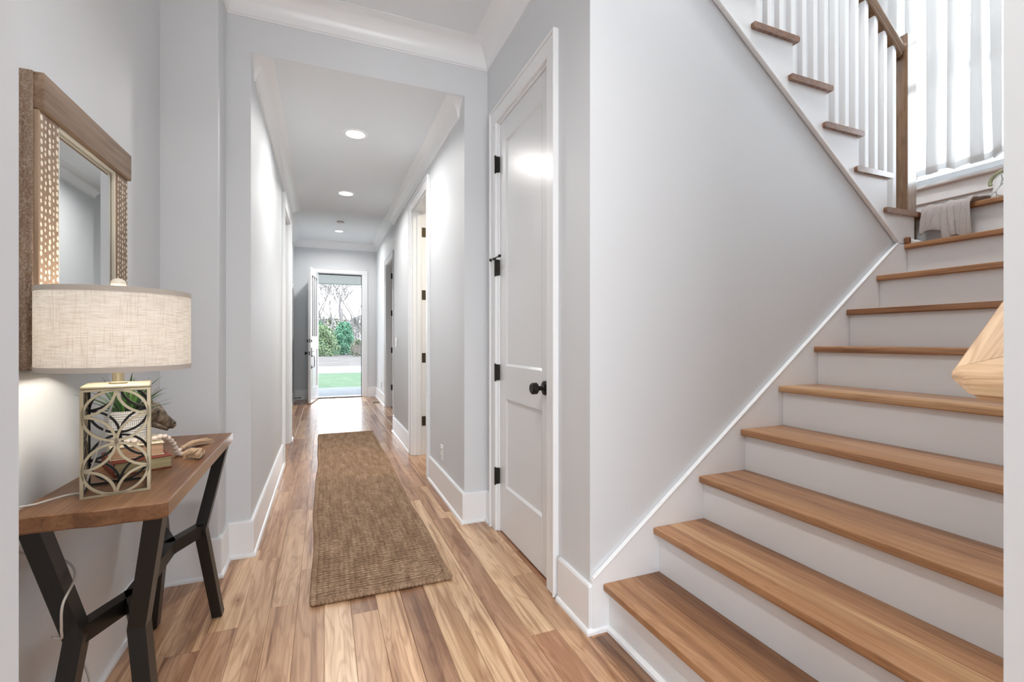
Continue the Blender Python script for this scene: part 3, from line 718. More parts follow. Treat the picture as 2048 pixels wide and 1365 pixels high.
pc = thing('wall_panel', 'pale framed panel on the entry wall beside the front door', 'wall panel', (FXL, 8.75, 1.7))
build('frame', MB().box(FXL + .0005, FXL + .02, 8.3, 8.34, 1.15, 2.2).box(FXL + .0005, FXL + .02, 9.16, 9.2, 1.15, 2.2).box(FXL + .0005, FXL + .02, 8.34, 9.16, 2.16, 2.2).box(FXL + .0005, FXL + .02, 8.34, 9.16, 1.15, 1.19), MT, pc)
build('panel', MB().box(FXL + .0005, FXL + .01, 8.34, 9.16, 1.19, 2.16), mat('pale print', (.85, .86, .87), .4), pc)

# ------------------------------------------------------------------ jute runner
def jute():
    m = mat('jute braid', (.3, .18, .1), .85, spec=.2); k = N(m)
    g = k.coord('Object', (1, 1, 1))
    big = k.noise(k.coord('Object', (14, 3, 1)), 1.6, 3, .6); med = k.noise(g, 55, 3, .7); fib = k.noise(k.coord('Object', (60, 700, 300)), 1., 2, .6)
    c = k.ramp(big, [(.32, (.215, .13, .082)), (.48, (.335, .215, .137)), (.66, (.465, .32, .213))])
    c = k.mix(k.ramp(med, [(.35, .6), (.58, 0.)]), c, (.13, .08, .048)); c = k.mix(k.math('MULTIPLY', fib, .35), c, (.52, .37, .24))
    k.l(c, k.b.inputs['Base Color']); k.bump(fib, .5, .002); return m
JUTE = jute()
ru = thing('jute_runner', 'long brown braided jute runner on the hallway floor', 'rug', (.25, 4.05, 0))
rx0, rx1, ry0, ry1 = -.058, .556, 2.135, 5.955
def warp(x, y):
    e = .006 * math.sin(y * 3.1) + .003 * math.sin(y * 7.3)
    zz = .003 * max(0, math.sin(y * 2.3 + 1.)) * (1 if 3 < y < 4.8 else .3)
    return x + e, zz
b = MB(); b.box(rx0 + .02, rx1 - .02, ry0 + .012, ry1 - .012, .0006, .009)
build('backing', b, mat('jute backing', (.09, .05, .028), .95), ru)
nubs = MB(); py = .0222
unit = MB().ell((0, 0, 0), (1, 1, 1), 7, 4)
ixa, ixb = rx0 + .026, rx1 - .026; nx = 24; px = (ixb - ixa) / nx; ny = int((ry1 - ry0 - .052) / py); py = (ry1 - ry0 - .052) / ny
for j in range(ny):
    y = ry0 + .026 + (j + .5) * py; wob = R_.uniform(-.0015, .0015)
    for i in range(nx):
        x = ixa + (i + .5) * px + R_.uniform(-.003, .003)
        wx, wz = warp(x, y); s3 = (px * R_.uniform(.78, 1.0), py * R_.uniform(.36, .44), R_.uniform(.0085, .0125))
        yy = y + wob + .0028 * math.sin(x * 17 + j * .7); a = R_.uniform(-.10, .16); ca, sa = math.cos(a), math.sin(a)
        nubs.add([(wx + p.x * s3[0] * ca - p.y * s3[1] * sa, yy + p.x * s3[0] * sa + p.y * s3[1] * ca, .0095 + wz + p.z * s3[2]) for p in unit.v], unit.f)
o = build('weave', nubs, JUTE, ru, smooth='all', fixn=False); o['kind'] = 'stuff'
ed = MB()
def braid(p0, p1):
    p0, p1 = Vector(p0), Vector(p1); L = (p1 - p0).length; n = int(L / .017); d = (p1 - p0) / n; ang = math.atan2(d.y, d.x)
    for i in range(n + 1):
        c = p0 + d * i
        for s_ in (-1, 1):
            q = c + d * (.5 if s_ > 0 else 0); off_ = Vector((-d.y, d.x, 0)).normalized() * s_ * .0055
            w = warp(q.x, q.y)[0] - q.x
            Rm = Matrix.Rotation(ang + s_ * .55, 3, 'Z')
            ed.add([Vector((q.x + off_.x + w, q.y + off_.y, .011)) + Rm @ Vector((p.x * .0150, p.y * .0070, p.z * .0100)) for p in unit.v], unit.f)
braid((rx0 + .012, ry0 + .012, 0), (rx1 - .012, ry0 + .012, 0)); braid((rx0 + .012, ry1 - .012, 0), (rx1 - .012, ry1 - .012, 0))
braid((rx0 + .012, ry0 + .02, 0), (rx0 + .012, ry1 - .02, 0)); braid((rx1 - .012, ry0 + .02, 0), (rx1 - .012, ry1 - .02, 0))
o = build('edge_braid', ed, JUTE, ru, smooth='all', fixn=False); o['kind'] = 'stuff'

# ------------------------------------------------------------------ console table
ZT = .73
tb = thing('console_table', 'narrow wooden console table with black angled metal legs', 'console table', (-.515, 1.85, 0))
tx0, tx1, ty0, ty1 = -.668, -.360, 1.380, 2.322
# live-edge near end, slightly wavy outline
pts = []
for i in range(25):
    t = i / 24; x = tx1 + (tx0 - tx1) * t
    pts.append((x, ty0 + .0030 * math.sin(t * 11) + .0018 * math.sin(t * 23 + 1) + .004 * t))
outl = [(tx1 - .008, ty1), (tx1, ty0 + .01)] + pts[1:-1] + [(tx0, ty0 + .012), (tx0, ty1 + .004)]
def inset(poly, d):
    c = Vector((sum(p[0] for p in poly) / len(poly), sum(p[1] for p in poly) / len(poly)))
    return [(p[0] + (d if p[0] < c.x else -d) * (abs(p[0] - c.x) > .1), p[1] + (d if p[1] < c.y else -d)) for p in poly]
ring = lambda pl, z: [Vector((p[0], p[1], z)) for p in pl]
ncut = len(outl)
build('table_top', MB().loft([ring(inset(outl, .003), ZT - .040), ring(outl, ZT - .036), ring(outl, ZT - .003), ring(inset(outl, .003), ZT)]), WTABLE, tb)
build('edge_band', MB().prism([(tx1 - .0085, ty1 - .001), (tx1 - .0005, ty0 + .012), (tx1 + .0012, ty0 + .012), (tx1 - .0068, ty1 - .001)], 'Z', ZT - .0365, ZT - .0025), WEDGE, tb)
xc = (tx0 + tx1) / 2
ZK = .385; knees = {}
for e_, (yt, yk, yf) in enumerate(((1.435, 1.500, 1.455), (2.270, 2.160, 2.225))):
    for s_ in (-1, 1):
        T = (xc + s_ * .118, yt, ZT - .0452); K = (xc + s_ * .064, yk, ZK); G = (xc + s_ * .110, yf, .004)
        w, dpt = .036, .048; knees[e_, s_] = Vector(K)
        def ringat(p, w_): return [Vector((p[0] + a * w_ / 2, p[1] + b_ * dpt / 2, p[2])) for a, b_ in ((-1, -1), (1, -1), (1, 1), (-1, 1))]
        leg = build('leg', MB().loft([ringat(G, w), ringat(K, w * 1.1), ringat(T, w * 1.1)]), BLACK, tb)
        build('foot_pad', MB().box(G[0] - .012, G[0] + .012, yf - .018, yf + .018, .0003, .004), DARKIN, leg)
    build('top_plate', MB().box(xc - .14, xc + .14, yt - .03, yt + .03, ZT - .0450, ZT - .0405), BLACK, tb)
hub1 = Vector((xc, 1.655, ZK)); hub2 = Vector((xc, 2.010, ZK))
for p, q in ((knees[0, -1], hub1), (knees[0, 1], hub1), (knees[1, -1], hub2), (knees[1, 1], hub2)): build('cross_bar', MB().bar(p, q + (q - p).normalized() * .012, .034, .046, (0, 0, 1)), BLACK, tb)
build('stretcher', MB().bar(hub1, hub2, .034, .044, (0, 0, 1)), BLACK, tb)

# ------------------------------------------------------------------ mirror
mr = thing('wall_mirror', 'wall mirror in a weathered wooden frame with pale dot inlay', 'mirror', (XL, 1.80, 1.43))
m0, m1, mz0, mz1, sw, rh = 1.520, 2.086, 1.055, 1.802, .093, .094
xs, xt = XL + .040, XL + .050
WMIRB = wood('carved mirror side', 'Z', (.27, .18, .118), .65, 1.2, .4, knots=False)
k = N(WMIRB); vv = k.coord('Object', (70, 70, 40)); nn = k.noise(vv, 3.0, 4, .6, 1.5)
base_link = k.b.inputs['Base Color'].links[0].from_socket
k.l(k.mix(k.ramp(nn, [(.48, 0.), (.60, .5)]), base_link, (.50, .42, .36)), k.b.inputs['Base Color']); k.bump(nn, .9, .006)
def inlay(y0, y1):
    """dots set into the stile face, staggered columns"""
    mb = MB(); n = 0; cols = 5
    for i in range(cols):
        y = y0 + .009 + i * (y1 - y0 - .018) / (cols - 1); z = mz0 + rh + .008 + (.0075 if i % 2 else 0)
        while z < mz1 - rh - .006:
            r = .0056 if i % 2 == 0 else .0040; r *= R_.uniform(.75, 1.12); n_ = 9
            yy = y + R_.uniform(-.0022, .0022); zz = z + R_.uniform(-.003, .003)
            mb.add([(xs + .0012, yy, zz)] + [(xs + .0004, yy + r * math.cos(2 * PI * q / n_), zz + 1.25 * r * math.sin(2 * PI * q / n_)) for q in range(n_)], [(0, 1 + q, 1 + (q + 1) % n_) for q in range(n_)])
            z += .0190 if i % 2 == 0 else .0175
    return mb
BONE = mat('bone inlay', (.74, .66, .53), .5)
for i, (a, b_) in enumerate(((m0, m0 + sw), (m1 - sw - .002, m1 - .004))):
    sl = build('stile', MB().box(XL + .0005, xs, a, b_, mz0 + rh, mz1 - rh, .002), WMIRZ, mr)
    o = build('dot_inlay', inlay(a, b_), BONE, sl); o['kind'] = 'stuff'
build('side_strip', MB().box(XL + .0005, XL + .029, m0 - .004, m0 - .0002, mz0, mz1, .001), WMIRB, mr)
build('top_rail', MB().box(XL + .0005, xt, m0 - .0001, m1 + .004, mz1 - rh, mz1, .003), WMIR, mr)
build('bottom_rail', MB().box(XL + .0005, xt, m0 - .0001, m1 + .004, mz0, mz0 + rh, .003), WMIR, mr)
gy0, gy1, gz0, gz1 = m0 + sw, m1 - sw - .002, mz0 + rh, mz1 - rh
gb = build('inner_bead', MB().box(xs - .014, xs - .003, gy0, gy0 + .010, gz0, gz1, .002).box(xs - .014, xs - .003, gy1 - .010, gy1, gz0, gz1, .002).box(xs - .014, xs - .003, gy0 + .01, gy1 - .01, gz1 - .010, gz1, .002).box(xs - .014, xs - .003, gy0 + .01, gy1 - .01, gz0, gz0 + .010, .002), mat('cream bead', (.62, .58, .48), .45), mr)
build('glass', MB().box(XL + .010, xs - .0135, gy0 + .001, gy1 - .001, gz0 + .001, gz1 - .001), MIRROR, mr)
# bevelled border on the glass
e1 = [(xs - .0133, gy0 + .010, gz0 + .01), (xs - .0133, gy1 - .010, gz0 + .01), (xs - .0133, gy1 - .010, gz1 - .010), (xs - .0133, gy0 + .010, gz1 - .010)]
e2 = [(xs - .0108, gy0 + .028, gz0 + .028), (xs - .0108, gy1 - .028, gz0 + .028), (xs - .0108, gy1 - .028, gz1 - .028), (xs - .0108, gy0 + .028, gz1 - .028)]
build('bevel', MB().loft([[Vector(p) for p in e1], [Vector(p) for p in e2]], True, False).add(e2, [(0, 1, 2, 3)]), MIRROR, mr)

# ------------------------------------------------------------------ table lamp
LC = Vector((-.516, 1.564, ZT)); LA = math.radians(15)
ZB0, ZB1 = ZT + .0006, 1.013
HWX, HD = .070, .070
lp = thing('table_lamp', 'table lamp with linen drum shade and gold openwork base', 'lamp', (LC.x, LC.y, ZT))
def L2W(mb): return mb.rot(LA, LC)
def panel_mb(u0, u1, z0, z1, t0, t1, axis):
    """openwork panel: rim, two stacked circles and the quarter circles between them; flat strips of depth t0..t1"""
    mb = MB(); W_, H_ = u1 - u0, z1 - z0; uc = (u0 + u1) / 2; w = .0031
    def P(u, z, t): return (LC.x + u, LC.y + t, z) if axis == 'Y' else (LC.x + t, LC.y + u, z)
    def strip(path):
        # path of (u, z, nu, nz)
        rings = [[Vector(P(u + nu * w, z + nz * w, t0)), Vector(P(u + nu * w, z + nz * w, t1)), Vector(P(u - nu * w, z - nz * w, t1)), Vector(P(u - nu * w, z - nz * w, t0))] for u, z, nu, nz in path]
        if len(rings) > 1: mb.loft(rings)
    e = .0075
    for a0, a1, b0, b1 in ((u0, u0 + e, z0, z1), (u1 - e, u1, z0, z1), (u0 + e, u1 - e, z0, z0 + .006), (u0 + e, u1 - e, z1 - .006, z1)):
        q0, q1 = P(a0, b0, t0), P(a1, b1, t1); mb.box(min(q0[0], q1[0]), max(q0[0], q1[0]), min(q0[1], q1[1]), max(q0[1], q1[1]), b0, b1)
    rz_ = H_ / 4
    for n_, (cu, cz) in enumerate([(uc, z0 + rz_), (uc, z0 + 3 * rz_)] + [(u, z) for u in (u0, u1) for z in (z0, z0 + 2 * rz_, z1)]):
        seg = []; ra, rb2 = (W_ / 2 - .0045, rz_ - .0036) if n_ < 2 else (W_ / 2 - .001, rz_ - .0005)
        for i in range(65):
            a = 2 * PI * i / 64; u = cu + ra * math.cos(a); z = cz + rb2 * math.sin(a)
            if u0 + .001 <= u <= u1 - .001 and z0 + .0033 <= z <= z1 - .0033: seg.append((u, z, math.cos(a), math.sin(a)))
            else:
                strip(seg); seg = []
        strip(seg)
    return mb
th = .004
for nm, ax, t0, t1, ins in (('front_panel', 'Y', -HD, -HD + th, 1), ('back_panel', 'Y', HD - th, HD, -1), ('side_panel', 'X', -HWX, -HWX + th, 1), ('side_panel', 'X', HWX - th, HWX, -1)):
    u0, u1 = (-HWX, HWX) if ax == 'Y' else (-HD + th, HD - th)
    pn = build(nm, L2W(panel_mb(u0, u1, ZB0, ZB1 - .008, t0, t1, ax)), GOLD, lp)
    i0, i1 = (t1, t1 + .001) if ins > 0 else (t0 - .001, t0)
    build('inner_face', L2W(panel_mb(u0 + .001, u1 - .001, ZB0 + .0005, ZB1 - .0085, i0, i1, ax)), DARKIN, pn)
build('base_top', L2W(MB().box(LC.x - HWX, LC.x + HWX, LC.y - HD, LC.y + HD, ZB1 - .008, ZB1, .002)), GOLD, lp)
nk = build('neck', MB().lathe([(.020, ZB1), (.020, ZB1 + .004), (.0125, ZB1 + .006), (.0125, 1.085), (.0, 1.085)], (LC.x, LC.y, 0), 24, caps=False), GOLD, lp, smooth=True)
SR, SZ0, SZ1 = .162, 1.052, 1.262
def linen():
    m = bpy.data.materials.new('linen shade'); m.use_nodes = True; k = N(m); k.t.nodes.remove(k.b)
    a = k.noise(k.coord('Object', (8, 8, 260)), 3., 4, .7); b_ = k.noise(k.coord('Object', (190, 190, 7)), 2.2, 4, .7)
    f = k.mix(k.ramp(a, [(.36, .8), (.54, 0)]), (.97, .96, .94), (.66, .61, .55)); f = k.mix(k.ramp(b_, [(.34, .6), (.48, 0)]), f, (.64, .58, .51))
    d = k.n('ShaderNodeBsdfDiffuse'); t = k.n('ShaderNodeBsdfTranslucent'); k.l(f, d.inputs[0]); k.l(f, t.inputs[0])
    mx = k.n('ShaderNodeMixShader'); mx.inputs[0].default_value = .55; k.l(d.outputs[0], mx.inputs[1]); k.l(t.outputs[0], mx.inputs[2]); k.l(mx.outputs[0], k.out.inputs[0])
    return m
LIN = linen()
sh = build('shade', MB().lathe([(SR, SZ0), (SR, SZ1), (SR - .002, SZ1), (SR - .002, SZ0), (SR, SZ0)], (LC.x, LC.y, 0), 72, caps=False), LIN, lp, smooth=True)
TRIM = mat('taupe shade trim', (.46, .41, .36), .8)
for z0, z1 in ((SZ0 - .001, SZ0 + .012), (SZ1 - .012, SZ1 + .001)):
    build('trim_tape', MB().lathe([(SR + .0008, z0), (SR + .0008, z1), (SR - .003, z1), (SR - .003, z0), (SR + .0008, z0)], (LC.x, LC.y, 0), 72, caps=False), TRIM, sh, smooth=True)
build('finial', MB().lathe([(.0, .0), (.008, .0), (.009, .004), (.013, .007), (.0175, .014), (.0175, .020), (.013, .027), (.005, .031), (0, .032)], (LC.x, LC.y, SZ1 + .004), 24, caps=False), mat('pale stone finial', (.70, .64, .54), .45), lp, smooth=True)
hp = build('harp', MB().tube([(LC.x, LC.y, 1.085)] + [(LC.x + .05 * math.sin(PI * i / 10), LC.y, 1.09 + .172 * i / 10) for i in range(11)] + [(LC.x, LC.y, SZ1 + .004)], .0018, 6).tube([(LC.x - .05 * math.sin(PI * i / 10), LC.y, 1.09 + .172 * i / 10) for i in range(11)], .0018, 6), NICKEL, lp, smooth=True)
build('spider', MB().tube([(LC.x - SR + .002, LC.y, SZ1 - .006), (LC.x + SR - .002, LC.y, SZ1 - .006)], .0016, 6).tube([(LC.x, LC.y - SR + .002, SZ1 - .006), (LC.x, LC.y + SR - .002, SZ1 - .006)], .0016, 6), NICKEL, sh)
build('bulb', MB().lathe([(.0, 1.185), (.018, 1.18), (.029, 1.16), (.029, 1.145), (.018, 1.115), (.013, 1.09), (.0, 1.088)], (LC.x, LC.y, 0), 20, caps=False), emis('warm bulb', (1., .82, .58), 10.), lp, smooth=True)
pl = bpy.data.lights.new('lamp_bulb_light', 'POINT'); pl.energy = 27.; pl.color = (1., .92, .81); pl.shadow_soft_size = .033
po = bpy.data.objects.new('lamp_bulb_light', pl); COL.objects.link(po); po.location = (LC.x, LC.y, 1.150)
build('cord_drop', MB().tube([(LC.x - .002, LC.y - .0, ZB1 - .009), (LC.x - .03, LC.y - .015, .87), (LC.x - .062, LC.y - .035, ZT + .006)], .0026, 8), CORDM, lp, smooth=True)
cp = bez([(LC.x - .062, LC.y - .035, ZT + .006), (-.608, 1.515, ZT + .006), (-.640, 1.460, ZT + .007), (-.673, 1.412, ZT + .007), (-.6805, 1.400, ZT - .06), (-.668, 1.49, .61), (-.612, 1.515, .575), (-.574, 1.480, .545), (-.578, 1.430, .50), (-.584, 1.438, .44), (-.592, 1.458, .405), (-.622, 1.490, .395), (-.615, 1.555, .34), (-.575, 1.56, .22), (-.600, 1.535, .10), (-.662, 1.49, .006)])
build('cord', MB().tube(cp, .0028, 8), CORDM, lp, smooth=True)

# ------------------------------------------------------------------ books
def book(name, label, corner, e, L, D, z, t, cover, page):
    """corner: near right corner; e: unit vector to the right along the near short edge; fore-edge pages face the camera"""
    e = Vector((*e, 0)).normalized(); d = Vector((-e.y, e.x, 0)); A_ = Vector((*corner, 0))
    def P(u, v, w): return A_ - e * u + d * v + Vector((0, 0, w))
    def bx(u0, u1, v0, v1, w0, w1):
        m = MB().box(u0, u1, v0, v1, w0, w1, .0012); m.v = [P(p.x, p.y, p.z) for p in m.v]; return m
    bk = thing(name, label, 'book', tuple(P(L / 2, D / 2, z)))
    c = .0028
    build('cover', bx(0, L, 0, D, z, z + c), cover, bk); build('cover', bx(0, L, 0, D, z + t - c, z + t), cover, bk)
    build('spine', bx(L, L + .003, 0, D, z, z + t), cover, bk)
    pg = MB(); n = 10
    build('pages', bx(.003, L - .0005, .003, D - .003, z + c, z + t - c), page, bk)
    return bk
def pages(name, c0, c1):
    m = mat(name, c0, .8); k = N(m); f = k.noise(k.coord('Object', (3, 3, 700)), 1., 2, .6)
    k.l(k.ramp(f, [(.35, c1), (.6, c0)]), k.b.inputs['Base Color']); return m
book('book', 'lower red-covered book under the beads on the console', (-.443, 1.758), (.89, .45), .140, .205, ZT + .0005, .0385, mat('red cloth cover', (.22, .035, .018), .6), pages('olive pages', (.50, .42, .23), (.36, .29, .15)))
book('book', 'upper cream-covered old book holding the potted plant', (-.468, 1.775), (.93, .37), .128, .190, ZT + .0395, .0385, mat('cream paper cover', (.62, .55, .41), .7), pages('tan pages', (.56, .36, .22), (.40, .25, .15)))
ZBK = ZT + .0785
# ------------------------------------------------------------------ potted plant
PC = Vector((-.583, 1.842, ZBK))
pp = thing('potted_plant', 'spiky green plant in a white line-carved pot behind the lamp', 'plant', tuple(PC))
def potmat():
    m = mat('white carved ceramic', (.74, .73, .70), .55); k = N(m)
    sx_ = k.n('ShaderNodeSeparateXYZ'); k.l(k.n('ShaderNodeTexCoord').outputs['Object'], sx_.inputs[0])
    an = k.math('ARCTAN2', sx_.outputs['Y'], sx_.outputs['X'])
    half = lambda q: k.math('ADD', k.math('MULTIPLY', k.math('SINE', q), .5), .5)
    vert = k.ramp(half(k.math('MULTIPLY', an, 66.)), [(.12, 0), (.34, 1)]); hor = k.ramp(half(k.math('MULTIPLY', sx_.outputs['Z'], 900.)), [(.12, 0), (.34, 1)])
    band = k.ramp(k.math('SINE', k.math('MULTIPLY', sx_.outputs['Z'], 150.)), [(.48, 0), (.52, 1)])
    f = k.mix(band, hor, vert)
    k.l(k.mix(f, (.30, .29, .27), (.80, .79, .77)), k.b.inputs['Base Color']); k.bump(f, .6, .002); return m
pot = build('pot', MB().lathe([(.0, .0006), (.044, .0006), (.050, .006), (.060, .095), (.062, .100), (.055, .100), (.053, .085), (0, .085)], PC, 48, caps=False), potmat(), pp, smooth=True)
soil = build('soil', MB().lathe([(0, .088), (.030, .090), (.0535, .0855), (.0535, .08), (0, .08)], PC, 20, caps=False), mat('dark moss', (.02, .025, .012), .9), pp)
LEAF = mat('green leaf', (.075, .19, .045), .42); k = N(LEAF); oi = k.n('ShaderNodeObjectInfo')
k.l(k.ramp(oi.outputs['Random'], [(0, (.035, .115, .03)), (.5, (.08, .20, .05)), (1, (.16, .30, .09))]), k.b.inputs['Base Color'])
DRYL = mat('dark thin blade', (.10, .095, .085), .6)
def blade(base, az, L, el, bend, w):
    v = []; n = 7; p = Vector(base); a = el
    dirh = Vector((math.cos(az), math.sin(az), 0)); side = Vector((-dirh.y, dirh.x, 0)); rings = []
    for i in range(n + 1):
        t = i / n; ww = w * (1 - t ** 1.6) * (.6 + .8 * min(t * 4, 1) * .6) + .0002
        up_ = (dirh * -math.sin(a) + Vector((0, 0, math.cos(a))))
        rings.append([p - side * ww, p - up_ * ww * .35, p + side * ww, p + up_ * .0004])
        p = p + (dirh * math.cos(a) + Vector((0, 0, math.sin(a)))) * (L / n); a -= bend / n
    return MB().loft(rings)
for i in range(34):
    az = i * 2.399 + R_.uniform(-.2, .2); el = math.radians(R_.uniform(28, 86)); L = R_.uniform(.095, .155)
    r0 = R_.uniform(0, .02)
    build('leaf', blade(PC + Vector((math.cos(az) * r0, math.sin(az) * r0, .084)), az, L, el, R_.uniform(.1, .7), R_.uniform(.0070, .0105)), LEAF, pp, smooth=True)
for i in range(22):
    az = R_.uniform(-1.4, 1.2) if i < 16 else R_.uniform(2, 5); el = math.radians(R_.uniform(22, 70)); r0 = .03
    build('thin_blade', blade(PC + Vector((math.cos(az) * r0, math.sin(az) * r0, .086)), az, R_.uniform(.07, .115), el, R_.uniform(.1, .4), .0013), DRYL, pp)

# ------------------------------------------------------------------ horse head sculpture
hc = Vector((-.605, 2.015, ZT))
hh = thing('horse_sculpture', 'weathered bronze-brown horse head sculpture behind the potted plant', 'sculpture', tuple(hc))
HB = mat('weathered bronze', (.22, .17, .12), .48, .35); k = N(HB)
nn = k.noise(k.coord('Object', (40, 40, 40)), 1., 4, .65); k.l(k.ramp(nn, [(.35, (.075, .055, .04)), (.5, (.20, .155, .11)), (.68, (.42, .36, .29))]), k.b.inputs['Base Color']); k.bump(nn, .6, .004)
hd = Vector((.80, .60, 0)); hs_ = Vector((-hd.y, hd.x, 0))    # facing direction in plan
def HP(f, z, s_): return hc + hd * f + hs_ * s_ + Vector((0, 0, z))
spine = [  # forward, height, half width, half depth, tilt (radians of the section normal from vertical)
    (-.028, .012, .040, .052, 0.), (-.028, .050, .036, .050, .1), (-.018, .095, .031, .050, .25), (-.002, .128, .027, .046, .55), (.014, .150, .025, .034, 1.0)]
rings = []
for f, z, hw, hdp, t in spine:
    ring_ = []
    for j in range(14):
        a = 2 * PI * j / 14; u = math.cos(a) * hdp; s_ = math.sin(a) * hw
        ring_.append(HP(f + u * math.cos(t), z - u * math.sin(t), s_))
    rings.append(ring_)
head = [(.018, .148, .025, .042, 1.25), (.036, .137, .026, .041, 1.05), (.054, .124, .022, .032, 1.0), (.074, .108, .0165, .022, 1.0), (.090, .095, .0150, .018, 1.0), (.101, .086, .0150, .0165, 1.0), (.108, .079, .009, .010, 1.0)]
for f, z, hw, hdp, t in head:
    ring_ = []
    for j in range(14):
        a = 2 * PI * j / 14; u = math.cos(a) * hdp; s_ = math.sin(a) * hw * (1 + .12 * math.cos(a))
        # section perpendicular to the face line sloping down-forward
        ring_.append(HP(f + u * math.sin(.72), z + u * math.cos(.72), s_))
    rings.append(ring_)
body = MB(); 
rings_neck = rings[:5]
# neck and head as one skin: turn the neck rings into the same orientation order (front = jaw side)
nk_r = []
for f, z, hw, hdp, t in spine[:4]:
    nk_r.append([HP(f - math.cos(2 * PI * j / 14) * hdp * math.cos(t), z + math.cos(2 * PI * j / 14) * hdp * math.sin(t), math.sin(2 * PI * j / 14) * hw) for j in range(14)])
build('head', body.loft(nk_r + rings[5:]), HB, hh, smooth='all')
build('jaw', MB().loft([[HP(.034 + .046 * q + .012 * math.cos(2 * PI * j / 10) * (1 - .45 * q) * .6, .106 - .030 * q + .014 * math.cos(2 * PI * j / 10) * (1 - .55 * q), .013 * (1 - .35 * q) * math.sin(2 * PI * j / 10)) for j in range(10)] for q in (0, .35, .7, 1., 1.15)]), HB, hh, smooth='all')
for s_ in (-1, 1):
    build('ear', MB().lathe([(.0075, 0), (.009, .008), (.006, .022), (.001, .034)], (0, 0, 0), 8).rot(.0, (0, 0, 0)) and (lambda mb: (setattr(mb, 'v', [HP(.026, .176, s_ * .014) + p for p in mb.v]), mb)[1])(MB().lathe([(.0075, 0), (.009, .008), (.006, .022), (.001, .034)], (0, 0, 0), 8)), HB, hh, smooth='all')
    build('eye', MB().ell(HP(.048, .143, s_ * .0225), (.005, .005, .0045), 8, 6), DARKIN, hh, smooth='all')
    build('nostril', MB().ell(HP(.104, .093, s_ * .0125), (.004, .004, .0045), 8, 6), DARKIN, hh, smooth='all')
build('mane', MB().loft([[HP(-.050 - .012 * math.sin(2 * PI * j / 8) + .046 * q * q, .03 + .15 * q + .006 * math.sin(q * 40), .010 * math.cos(2 * PI * j / 8)) for j in range(8)] for q in [i / 12 for i in range(13)]]), HB, hh, smooth='all')
build('plinth', MB().box(hc.x - .045, hc.x + .045, hc.y - .045, hc.y + .045, ZT + .0006, ZT + .014, .002), HB, hh)

# ------------------------------------------------------------------ bead garland
bg_ = thing('bead_garland', 'white wooden bead garland with two jute tassels on the books', 'garland', (-.46, 1.88, ZT))
BEAD = mat('whitewashed wood bead', (.74, .64, .57), .6); BEADV = N(BEAD); nn = BEADV.noise(BEADV.coord('Object', (30, 30, 200)), 1., 3); BEADV.l(BEADV.ramp(nn, [(.35, (.56, .46, .39)), (.6, (.80, .71, .64))]), BEADV.b.inputs['Base Color'])
rb = .0086
zb_ = ZBK + rb + .0008
path = bez([(-.598, 1.775, zb_), (-.560, 1.770, zb_), (-.520, 1.782, zb_), (-.500, 1.800, zb_), (-.483, 1.826, zb_ - .000), (-.468, 1.862, ZT + .058), (-.464, 1.886, ZT + .024), (-.465, 1.905, ZT + rb + .001), (-.435, 1.905, ZT + rb + .001), (-.404, 1.897, ZT + rb + .001)], 30)
def beads(path, r, pitch):
    acc = 0; last = path[0]; pos = [path[0]]
    for p in path[1:]:
        acc += (p - last).length; last = p
        if acc >= pitch: pos.append(p); acc = 0
    return pos
proto = None
def put(p):
    global proto
    if proto is None: proto = build('bead', MB().ell((0, 0, 0), (rb, rb, rb * .97), 12, 8), BEAD, bg_, smooth='all', origin=(0, 0, 0)); proto.location = Vector(p) - WL[bg_]; WL[proto] = Vector(p)
    else: copyof(proto, 'bead', p, bg_)
for p in beads(path, rb, rb * 1.98): put(p)
for p in beads(bez([(-.465, 1.905, ZT + rb + .001), (-.476, 1.945, ZT + rb + .001), (-.476, 1.990, ZT + rb + .001)], 30), rb, rb * 1.98)[1:]: put(p)
TAS = mat('jute tassel', (.56, .40, .26), .9)
def tassel(c, dirv, L, n, fat=1.):
    d = Vector(dirv).normalized(); s_ = Vector((-d.y, d.x, 0)); mb = MB(); c = Vector(c)
    for i in range(n):
        a = R_.uniform(-1, 1); h_ = R_.uniform(.0, 1); L_ = L * R_.uniform(.85, 1.08)
        p0 = c + s_ * a * .004 + Vector((0, 0, .004 * h_)); p1 = c + d * L_ * .5 + s_ * a * .013 * fat + Vector((0, 0, -.002 + .016 * fat * h_)); p2 = c + d * L_ + s_ * a * .020 * fat + Vector((0, 0, -.008 + .022 * fat * h_ * (1 - abs(a) * .5)))
        p2.z = max(p2.z, ZT + .0015); p1.z = max(p1.z, ZT + .002)
        mb.tube(bez([p0, p1, p2], 3), .0011, 4)
    t = build('tassel', mb, TAS, bg_)
    build('tassel_knot', MB().ell(c, (.0085, .0085, .0085), 10, 6), TAS, t, smooth='all')
tassel((-.474, 2.008, ZT + .011), (.40, .75, 0), .115, 110)
tassel((-.390, 1.892, ZT + .012), (-.30, -.62, 0), .055, 150, 1.5)

